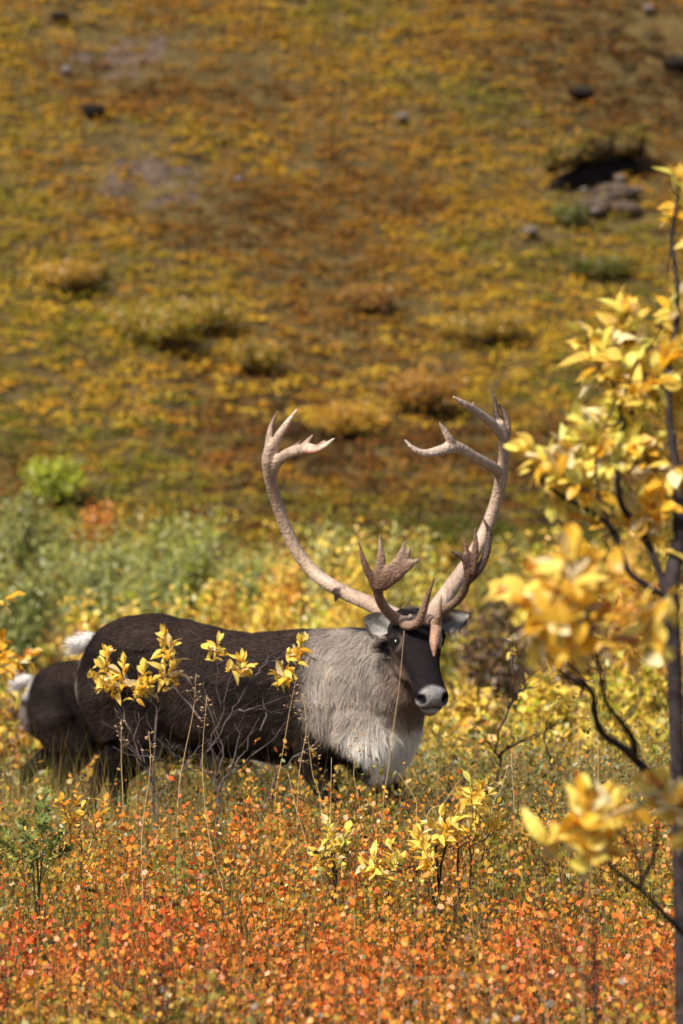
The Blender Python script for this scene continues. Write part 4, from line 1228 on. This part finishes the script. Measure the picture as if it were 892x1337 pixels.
# --- near willow tree on the right edge
def near_willow():
    rng = random.Random(3)
    K = 1.62                                   # all distances and girths below are for 7 m; the tree stands at about 11 m
    PP = lambda px, py, d: P(px, py, d * K)
    x0 = (905 - CX) * 7.0 * K / FPX
    og = Vector((x0, 7.0 * K, float(terrain(x0, 7.0 * K))))
    r = empty("willow_tree", og, "near willow with dark trunk and blurred yellow leaf clusters at the right edge", "willow")
    bot = [og - Vector((0, 0, 0.05)), PP(900, 1500, 7.0), PP(890, 1120, 7.0), PP(884, 950, 7.0), PP(880, 840, 7.0), PP(876, 778, 7.0), PP(886, 700, 7.02), PP(890, 640, 7.04)]
    tube_obj("trunk", bot, [K * 0.86 * q for q in (0.024, 0.020, 0.0155, 0.0148, 0.0145, 0.0165, 0.0135, 0.012)], M_BARK, r, og, 6, 12, 0.10)
    B = {}
    def br(key, pxs, d0, d1, r0, r1):
        o, pts = traced("branch", pxs, d0 * K, d1 * K, r0 * K * 0.68, r1 * K * 0.8, M_BARK, r, og, 9, 0.22, 6)
        B[key] = (o, pts)
    br("top", [(889, 650), (880, 590), (874, 540), (873, 484), (883, 420), (884, 370), (877, 312), (884, 262), (889, 215)], 7.04, 7.1, 0.011, 0.003)
    br("a", [(872, 780), (850, 768), (819, 743), (801, 694), (770, 668), (730, 645), (704, 624), (690, 605)], 7.0, 6.9, 0.009, 0.003)
    br("a2", [(801, 694), (786, 660), (780, 630), (778, 600)], 6.95, 6.9, 0.005, 0.002)
    br("b", [(872, 776), (858, 738), (841, 699), (812, 660), (806, 620), (808, 590), (812, 550), (800, 500), (786, 455)], 7.0, 7.1, 0.010, 0.0025)
    br("b2", [(841, 699), (850, 675), (866, 655), (884, 648)], 7.0, 7.02, 0.004, 0.004)
    br("b3", [(810, 570), (832, 525), (842, 480), (826, 430), (814, 402)], 7.1, 7.1, 0.004, 0.002)
    br("b4", [(800, 505), (786, 495), (772, 468), (764, 430)], 7.1, 7.1, 0.004, 0.002)
    br("c", [(884, 1045), (850, 1012), (819, 981), (788, 959), (777, 932), (772, 902), (735, 880), (712, 848), (696, 805)], 7.0, 6.2, 0.0125, 0.003)
    br("c2", [(830, 990), (827, 966), (812, 944), (792, 917), (783, 871), (772, 830), (764, 775), (745, 735)], 6.7, 5.9, 0.009, 0.0025)
    br("c3", [(772, 902), (748, 868), (738, 838), (730, 800)], 6.3, 6.1, 0.004, 0.002)
    br("c4", [(812, 944), (826, 930), (838, 905), (832, 880), (846, 860)], 6.6, 6.6, 0.004, 0.002)
    br("d", [(915, 1235), (892, 1219), (858, 1184), (836, 1162), (797, 1131), (775, 1100), (760, 1072)], 6.6, 6.2, 0.0085, 0.003)
    br("d2", [(836, 1162), (842, 1148), (855, 1118), (859, 1083), (866, 1048), (872, 1022)], 6.5, 6.4, 0.006, 0.002)
    br("d3", [(838, 1155), (834, 1118), (815, 1092), (798, 1078), (790, 1052)], 6.5, 6.3, 0.004, 0.002)
    br("foot", [(905, 1640), (905, 1420), (905, 1330), (912, 1270), (915, 1235)], 6.8, 6.6, 0.010, 0.0085)
    br("low", [(800, 1750), (795, 1480), (780, 1337), (778, 1270), (776, 1215), (764, 1180)], 6.0, 5.9, 0.006, 0.003)
    br("low2", [(779, 1300), (755, 1265), (728, 1230), (712, 1190), (708, 1165)], 6.0, 5.9, 0.004, 0.002)
    def cl(key, px, py, d, n, dx=0, dy=-1, size=0.041, mix=WMIX, run=0.10):
        cluster(B[key][0], og, PP(px, py, d), (dx, rng.uniform(-0.4, 0.3), -dy), int(n * 4.3), size * K, mix, rng, run * K)
    Y2 = {"yellow": 5, "gold": 3.5, "orange": 0.6, "cream": 2}
    LM = {"lime": 5, "yellow": 3, "cream": 2, "gold": 1}
    for a in [("top", 889, 238, 7.1, 8, 0, -1), ("top", 884, 268, 7.1, 6, -.5, -.6), ("top", 886, 385, 7.1, 7, 0.3, -1), ("top", 880, 410, 7.08, 7, -.4, -.8), ("top", 878, 455, 7.06, 8, 0.3, -.6), ("top", 876, 490, 7.06, 7, .6, -.3),
              ("b4", 762, 432, 7.1, 8, -.3, -1), ("b3", 814, 398, 7.1, 8, 0, -1), ("b", 785, 455, 7.1, 9, -.2, -.7), ("b4", 775, 470, 7.1, 7, -.6, -.3), ("b3", 834, 445, 7.1, 8, .5, -.8), ("b3", 838, 478, 7.1, 7, -.5, -.5), ("b3", 825, 425, 7.1, 6, .6, -.5)]:
        cl(*a, mix=WMIX)
    for a in [("b", 803, 512, 7.1, 9, -.2, -1), ("b3", 840, 525, 7.1, 8, .3, -.8), ("b", 810, 552, 7.1, 10, -.5, -.8), ("b", 790, 545, 7.1, 8, -.8, -.5), ("a2", 760, 545, 6.95, 8, -.5, -.8), ("a2", 745, 560, 6.95, 8, -.6, -.5)]:
        cl(*a, mix=LM)
    for a in [("a", 690, 590, 6.9, 9, -.8, -.5), ("a", 682, 575, 6.9, 5, -.6, -.6), ("a", 717, 600, 6.92, 9, -.5, -.5), ("a2", 745, 590, 6.95, 9, -.3, -.6), ("a2", 772, 600, 6.95, 9, .1, -.9), ("a2", 785, 625, 6.95, 8, .4, -.2), ("b", 812, 605, 7.1, 9, .5, -.3), ("b", 850, 575, 7.1, 9, 1, -.2), ("b", 862, 598, 7.1, 7, .9, .4), ("a", 775, 645, 6.93, 8, .2, .3), ("b", 815, 640, 7.05, 7, .3, .5), ("a2", 758, 625, 6.95, 7, -.3, .5), ("b", 835, 558, 7.1, 7, .5, -.5)]:
        cl(*a, mix=WMIX)
    for a in [("b2", 850, 650, 7.0, 8, -.2, -.9), ("b2", 840, 678, 7.0, 7, -.3, .5), ("b2", 866, 662, 7.0, 6, .4, -.2)]:
        cl(*a, mix=Y2)
    for a in [("c2", 742, 715, 5.9, 9, -.2, -1), ("c2", 765, 745, 5.95, 9, .4, -.6), ("c2", 770, 790, 6.0, 8, .4, -.2), ("c3", 730, 782, 6.1, 9, -.2, -.8), ("c3", 700, 750, 6.1, 7, -.7, -.6), ("c", 690, 790, 6.2, 9, -.5, -.5), ("c", 668, 770, 6.15, 5, -.8, -.4), ("c3", 738, 830, 6.15, 8, .1, .3), ("c", 706, 850, 6.25, 6, .1, .6), ("c2", 735, 740, 5.95, 8, -.8, -.3), ("c4", 846, 800, 6.0, 5, .1, -.9), ("c4", 838, 825, 6.0, 3, -.4, .5)]:
        cl(*a, size=0.045, mix=Y2)
    for a in [("d", 762, 1045, 6.2, 10, -.1, -.9), ("d", 778, 1060, 6.2, 8, .5, -.3), ("d3", 800, 1040, 6.3, 8, .3, -.8), ("d3", 785, 1035, 6.3, 6, -.2, -.9), ("d2", 868, 1022, 6.4, 8, -.3, -.6), ("d2", 884, 1035, 6.4, 6, .7, -.3), ("d2", 848, 1032, 6.4, 4, -.5, -.3)]:
        cl(*a, size=0.042, mix=Y2)
near_willow()

# --- slim willow shrubs with leaf tufts, and bare saplings
def shrub(name, foot, d, label, stems, tufts, bark, size, mix, seed, r0=0.005, cat="shrub", hole=0.0, run=0.08):
    rng = random.Random(seed)
    x = (foot - CX) * d / FPX
    og = Vector((x, d, float(terrain(x, d))))
    r = empty(name, og, label, cat)
    objs = []
    for i, pxs in enumerate(stems):
        dz = rng.uniform(-0.12, 0.12)
        m = len(pxs) - 1
        pts = [P(px, py, d + dz * k / m) for k, (px, py) in enumerate(pxs)]
        if pxs[0][1] > 1000 and abs(pts[0].z) < 0.75 and i < 99:
            first = pts[0]
            if first.z > og.z + 0.08 and pxs[0][0] is not None and pxs[0][1] >= 1030:
                pts = [Vector((og.x + (first.x - og.x) * 0.4, d, og.z - 0.03))] + pts
        n = len(pts)
        rr = r0 * rng.uniform(0.8, 1.15)
        rad = [rr * (1 - 0.75 * k / (n - 1)) for k in range(n)]
        fine, ts = catmull(pts, 3)
        for q in range(1, len(fine) - 1):
            fine[q] = fine[q] + Vector((rng.gauss(0, 0.006), rng.gauss(0, 0.006), rng.gauss(0, 0.005)))
        bm = bmesh.new()
        tube_into(bm, [p - og for p in fine], [interp(rad, t) for t in ts], 1, 6, 0.25)
        for q in range(2, len(fine) - 1):
            if rng.random() < 0.6:
                dr = (fine[q + 1] - fine[q - 1]).normalized()
                sd = Vector((rng.choice((-1, 1)) * rng.uniform(0.5, 1), rng.gauss(0, 0.4), rng.uniform(0, 0.6)))
                L = rng.uniform(0.04, 0.16)
                e = fine[q] + (dr * 0.7 + sd * 0.7) * L
                mid = fine[q].lerp(e, 0.5) + Vector((rng.gauss(0, 0.008), 0, rng.gauss(0, 0.008)))
                rq = interp(rad, ts[q]) * 0.5
                tube_into(bm, [fine[q] - og, mid - og, e - og], [rq, rq * 0.75, rq * 0.4], 2, 5, 0.2)
        objs.append((link("stem", bm_to_mesh(bm, "stem", bark), r), pts))
    for (si, px, py, n, dx, dy) in tufts:
        o, pts = objs[si]
        cluster(o, og, P(px, py, d + rng.uniform(-0.08, 0.08)), (dx, rng.uniform(-0.3, 0.3), -dy), int(n * 2.4), size * 0.74, mix, rng, run * 1.3, 1.05)
    return r

TM = {"yellow": 6, "gold": 2.5, "cream": 1.6, "lime": 0.6}
shrub("willow_shrub", 200, 18.9, "bare grey shrub with yellow leaf tufts in front of the caribou's haunch",
      [[(200, 1050), (199, 1000), (203, 940), (196, 905), (190, 880)], [(204, 1048), (188, 992), (168, 950), (150, 910), (140, 870)], [(206, 1046), (218, 1035), (240, 1000), (252, 985), (274, 965)],
       [(200, 970), (207, 920), (222, 900), (233, 890), (226, 850), (216, 828)], [(265, 945), (246, 920), (230, 900), (212, 890)], [(172, 955), (160, 930), (166, 900), (162, 872)], [(196, 990), (176, 985), (160, 965), (148, 948)], [(190, 1000), (176, 965), (180, 930)]],
      [(1, 138, 850, 10, -.1, -1), (1, 134, 872, 9, -.4, -.7), (1, 130, 898, 6, -.6, -.1), (1, 142, 890, 6, .3, .2), (5, 162, 868, 8, .1, -1), (5, 166, 893, 7, .3, -.2), (0, 188, 872, 8, -.1, -1), (0, 196, 893, 9, .3, -.3), (4, 200, 905, 5, .5, .5),
       (3, 214, 828, 9, -.1, -1), (3, 222, 845, 8, .2, -.9), (3, 228, 866, 8, .5, -.6), (3, 236, 880, 7, .8, -.2), (4, 212, 875, 6, -.3, -.6)], M_GREYTWIG, 0.073, TM, 21)
shrub("willow_shrub", 283, 18.7, "forking grey shrub with five leaf tufts before the caribou's flank",
      [[(283, 1046), (299, 1012), (321, 978), (336, 945), (356, 911)], [(286, 1040), (314, 1000), (348, 973), (368, 948), (380, 935)], [(281, 1040), (279, 1010), (276, 973), (290, 928), (299, 891), (310, 870)],
       [(284, 1036), (262, 1000), (277, 968), (302, 933), (314, 911), (329, 896), (351, 888), (373, 882)], [(316, 908), (330, 885), (346, 868), (364, 860), (385, 850)], [(311, 927), (334, 925), (352, 930), (370, 932)],
       [(280, 1020), (292, 985), (283, 950), (268, 915), (266, 890)], [(290, 928), (284, 890), (286, 855)], [(285, 1030), (252, 1010), (240, 1000), (226, 985), (216, 965)], [(350, 1035), (375, 1000), (410, 975), (434, 950)], [(300, 1010), (312, 965), (306, 945)], [(340, 955), (346, 930), (343, 905)]],
      [(7, 285, 838, 6, .2, -.8), (7, 290, 850, 4, .6, .2), (2, 316, 858, 8, .1, -1), (2, 322, 870, 6, .7, -.2), (3, 368, 872, 8, -.1, -.9), (3, 380, 875, 7, .6, -.5), (3, 358, 880, 5, -.7, -.2), (4, 392, 838, 9, .1, -1), (4, 398, 846, 6, .7, -.2), (4, 385, 846, 5, -.5, -.5)], M_GREYTWIG, 0.073, TM, 22)
YM = {"yellow": 6, "lime": 1.5, "gold": 1.5, "cream": 1.2}
shrub("willow_shrub", 590, 16.4, "bright yellow leafy willow shrub in the foreground heath right of centre",
      [[(575, 1135), (592, 1091), (604, 1068), (614, 1042)], [(612, 1128), (625, 1101), (640, 1092), (652, 1086)], [(572, 1132), (570, 1105), (580, 1080)], [(566, 1135), (556, 1118), (546, 1100)], [(598, 1130), (608, 1100), (622, 1084)], [(560, 1140), (530, 1132), (512, 1120)], [(556, 1145), (520, 1140), (488, 1128)]],
      [(0, 614, 1022, 8, -.1, -1), (0, 628, 1026, 8, .3, -1), (0, 640, 1036, 7, .6, -.6), (0, 606, 1040, 6, -.6, -.5), (2, 578, 1066, 9, -.1, -1), (2, 566, 1078, 9, -.5, -.8), (2, 590, 1072, 8, .4, -.9), (0, 598, 1062, 6, .2, -1), (3, 545, 1092, 9, -.3, -1), (3, 552, 1108, 8, -.2, -.6), (2, 572, 1100, 7, .2, -.6),
       (4, 622, 1070, 9, -.1, -1), (4, 612, 1084, 6, -.4, -.5), (1, 640, 1068, 8, 0, -1), (1, 654, 1074, 8, .5, -.8), (5, 512, 1108, 9, 0, -1), (5, 522, 1122, 7, .4, -.6), (6, 488, 1118, 9, -.1, -1), (6, 478, 1130, 6, -.6, -.4), (3, 560, 1125, 6, .2, -.8)], M_TWIG, 0.072, YM, 23, 0.005)
shrub("willow_shrub", 432, 16.6, "small yellow willow shrub in the heath below the caribou's foreleg",
      [[(436, 1135), (432, 1110), (428, 1088)], [(438, 1135), (446, 1112), (452, 1094)], [(434, 1138), (420, 1124), (412, 1112)], [(440, 1138), (460, 1128), (466, 1112)]],
      [(0, 426, 1076, 8, -.2, -1), (0, 434, 1090, 8, .2, -.9), (1, 452, 1086, 8, .2, -1), (2, 410, 1108, 7, -.4, -.9), (2, 418, 1122, 6, -.2, -.6), (3, 466, 1106, 8, .3, -1), (1, 446, 1106, 6, .2, -.8)], M_TWIG, 0.065, {"yellow": 4, "lime": 2, "cream": 2, "gold": 1}, 24, 0.004)
shrub("willow_shrub", -60, 13.0, "twig with golden leaf tufts reaching in from the left edge",
      [[(-60, 1040), (-45, 960), (-30, 860), (-12, 810), (10, 790)], [(-45, 960), (-30, 895), (-5, 876), (30, 868), (44, 862)], [(-30, 890), (-18, 865), (-6, 850)]],
      [(0, 14, 778, 8, .9, -.4), (0, 4, 790, 6, .8, .1), (0, -6, 800, 5, -.2, -.8), (1, 44, 852, 9, .8, -.5), (1, 32, 864, 7, .6, -.2), (2, 2, 836, 9, .3, -.9), (2, 10, 856, 7, .8, -.1)], M_TWIG, 0.062, {"gold": 5, "yellow": 3, "orange": 1, "cream": 2}, 25)
shrub("willow_shrub", 40, 16.2, "small green-leaved willow shrub in the heath at the lower left",
      [[(50, 1130), (52, 1098), (58, 1060)], [(48, 1132), (38, 1105), (30, 1085)], [(52, 1130), (66, 1110), (76, 1095)], [(44, 1135), (18, 1120), (6, 1100)], [(42, 1138), (10, 1128), (-10, 1110)]],
      [(0, 58, 1040, 10, .1, -1), (0, 50, 1056, 8, -.3, -.9), (0, 64, 1062, 8, .5, -.7), (1, 28, 1074, 10, -.2, -1), (1, 38, 1092, 8, -.1, -.8), (2, 78, 1088, 9, .5, -.9), (2, 68, 1100, 8, .1, -.8), (3, 4, 1088, 10, -.2, -1), (3, 16, 1106, 8, 0, -.8), (4, -8, 1100, 9, -.2, -1), (1, 44, 1112, 7, .2, -.7), (2, 90, 1105, 6, .7, -.6)], M_TWIG, 0.052, {"green": 7, "lime": 1.0}, 26, 0.004)
shrub("willow_shrub", 110, 17.6, "orange-leaved sprig beside the caribou's raised hind hoof",
      [[(108, 1130), (105, 1090), (100, 1050)], [(110, 1130), (122, 1095), (134, 1060)], [(106, 1130), (92, 1090), (82, 1055)]],
      [(0, 100, 1036, 8, 0, -1), (0, 106, 1055, 7, .3, -.7), (1, 136, 1046, 8, .2, -1), (1, 126, 1068, 7, .1, -.8), (2, 80, 1042, 8, -.2, -1), (2, 88, 1062, 7, -.3, -.6)], M_TWIG, 0.05, {"gold": 4, "orange": 4, "yellow": 2}, 27, 0.004)
shrub("sapling", 652, 20.5, "dark bare sapling standing right of the caribou's chest",
      [[(650, 1030), (650, 992), (650, 968), (664, 926), (671, 887), (669, 838)], [(664, 926), (676, 908), (686, 900), (700, 897)], [(652, 990), (664, 978), (686, 965), (700, 958)]],
      [(0, 668, 832, 4, 0, -1), (1, 690, 888, 4, .5, -.8), (2, 700, 950, 3, .5, -.8)], M_TWIG, 0.06, TM, 28, 0.009)
shrub("sapling", 722, 21.0, "thin crooked bare sapling left of the near willow's lower branch",
      [[(722, 1030), (720, 989), (711, 961), (716, 940), (727, 919), (730, 906)], [(713, 955), (724, 948), (734, 938)]],
      [(0, 729, 900, 3, .2, -1)], M_TWIG, 0.05, TM, 29, 0.006)

LEAFCOL = {"yellow": (0.88, 0.64, 0.12), "gold": (0.82, 0.46, 0.035), "lime": (0.72, 0.66, 0.14), "cream": (0.80, 0.66, 0.36), "green": (0.17, 0.22, 0.05), "orange": (0.66, 0.26, 0.03)}
for rn, items in OVER.items():
    VV_, CC_ = [], []
    for lm, colour, sh, k in items:
        me = LEAVES[colour][sh]
        co = co_of(me) @ np.array(lm.to_3x3()).T + np.array(lm.translation)
        idx = np.array([v for p in me.polygons for v in p.vertices])
        VV_.append(co[idx]); CC_ += [tuple(c * k for c in LEAFCOL[colour])] * len(me.polygons)
    VV_ = np.concatenate(VV_)
    o = link("leaf_mass", mesh_np("leaf_mass", VV_, np.arange(len(VV_)), 4, M_LEAFCOVER, np.clip(np.array(CC_), 0, 0.95)), bpy.data.objects[rn])
    o["kind"] = "stuff"

# ------------------------------------------------------------------ grass stalks
def stalk(pxs, d, label, head=True, r=0.0022, seed=0, group=None, tuft=10):
    rng = random.Random(500 + seed)
    pts = [P(x, y, d) for x, y in pxs]
    x = pts[0].x
    gz = float(terrain(x, d))
    foot = Vector((x - (pts[1].x - pts[0].x) * 0.3, d, gz - 0.02))
    r_ = empty("grass_stalk", foot, label, "grass stalk", group)
    allp = ([foot] if pts[0].z > gz + 0.06 else []) + pts
    n = len(allp)
    tube_obj("stem", allp, [r * (1 - 0.6 * k / (n - 1)) for k in range(n)], M_STRAW, r_, foot, 5, 5, 0.0)
    if head:
        bm = bmesh.new()
        top, prev = allp[-1] - foot, allp[-2] - foot
        dr = (top - prev).normalized()
        L = 0.13
        for k in range(tuft):
            t = k / tuft
            b = top - dr * (L * (1 - t))
            a = rng.uniform(0, 6.28)
            o = Vector((math.cos(a), math.sin(a) * 0.6, rng.uniform(-0.1, 0.5))) * (0.035 * (1.1 - t) * rng.uniform(0.5, 1.2))
            tube_into(bm, [b, b + o * 0.5 + dr * 0.008, b + o], [0.0008, 0.0007, 0.0006], 1, 3)
            e = b + o
            tube_into(bm, [e, e + o.normalized() * 0.006 + dr * 0.003, e + o.normalized() * 0.014 + dr * 0.004], [0.0012, 0.0042, 0.0010], 2, 5)
        link("seed_head", bm_to_mesh(bm, "seed_head", M_SEED), r_)

STALKS = [
    ([(186, 1168), (184, 1110), (188, 1060), (196, 1000), (194, 955)], 16.0, "tall straw stalk standing before the caribou's hind leg", True),
    ([(292, 1175), (278, 1120), (268, 1060), (264, 990), (270, 908)], 16.0, "tall straw stalk with seed head before the caribou's flank", True),
    ([(412, 1160), (402, 1110), (388, 1060), (376, 1010)], 16.0, "bent straw stalk below the caribou's belly", False),
    ([(432, 1080), (432, 1040), (433, 990)], 17.5, "short upright straw below the caribou's shoulder", False),
    ([(500, 1060), (508, 1000), (514, 950), (522, 890), (528, 824)], 18.6, "thin straw crossing the caribou's cheek", False),
    ([(358, 1060), (368, 990), (378, 930), (386, 890)], 18.3, "straw stalk rising left of the pale mane", True),
    ([(388, 1060), (392, 1000), (400, 950), (394, 905)], 18.3, "straw stalk with seed head at the edge of the pale mane", True),
    ([(420, 1060), (408, 1010), (402, 960)], 18.2, "short seeding stalk below the pale mane", True),
    ([(762, 1345), (762, 1270), (768, 1190), (775, 1112)], 11.5, "long pale straw standing in front of the near willow", True),
    ([(716, 1345), (704, 1290), (690, 1240), (682, 1205)], 11.5, "leaning straw at the bottom right of the picture", False),
    ([(500, 1276), (540, 1279), (590, 1277), (640, 1275)], 11.8, "fallen straw lying level over the birch leaves", False),
    ([(555, 1080), (580, 1050), (600, 1020), (618, 1000)], 17.0, "slanting straw behind the yellow foreground shrub", False),
    ([(672, 1070), (670, 1020), (668, 985)], 18.0, "short straw right of the yellow foreground shrub", True),
    ([(756, 1040), (755, 970), (757, 900)], 19.0, "thin tall straw behind the near willow's branches", True),
    ([(782, 1000), (780, 940), (784, 860)], 19.0, "pale grass plume between the near willow's branches", True),
    ([(160, 1050), (158, 1000), (158, 940)], 18.1, "straw stalk between the caribou's hind legs", True),
    ([(232, 1050), (240, 990), (252, 930), (256, 880)], 18.2, "drooping seed stalk before the caribou's ribs", True),
    ([(470, 1060), (462, 1010), (470, 955)], 18.4, "seeding stalk in front of the caribou's foreleg", True),
    ([(545, 1075), (540, 1040), (520, 1010)], 17.0, "short leaning straw under the white brisket", False),
    ([(640, 1075), (655, 1030), (664, 1000)], 17.5, "short straw beside the bare sapling", False),
]
for i, (p, d, lab, hd) in enumerate(STALKS):
    stalk(p, d, lab, hd, 0.0024 if d > 15 else 0.0022, i)

# dry seed heads and short grass round the caribou's legs
def dry_grass():
    rng = np.random.default_rng(77)
    n = 11000
    Y = np.where(rng.random(n) < 0.65, rng.uniform(17.6, 22.5, n), rng.uniform(12.0, 19.0, n)); X = rng.uniform(-1, 1, n) * (0.0797 * Y * 1.2 + 0.2)
    Z = terrain(X, Y)
    h = rng.uniform(0.32, 0.68, n) * np.where(rng.random(n) < 0.12, 1.25, 1.0)
    tilt = rng.normal(0, 0.22, (n, 2))
    P0 = np.stack([X, Y, Z - 0.01], -1); P1 = P0 + np.stack([tilt[:, 0] * h, tilt[:, 1] * h, h], -1)
    c = np.where(rng.random((n, 1)) < 0.5, np.array([lin(186, 150, 90)]), np.array([lin(120, 124, 56)]))
    me = stems_mesh("dry_grass", P0, P1, rng.uniform(0.0012, 0.0022, n), M_LEAFCOVER, np.repeat(c, 3, 0))
    tag(link("dry_grass", me), "fine dry grass blades standing through the heath", "grass", kind="stuff")
dry_grass()
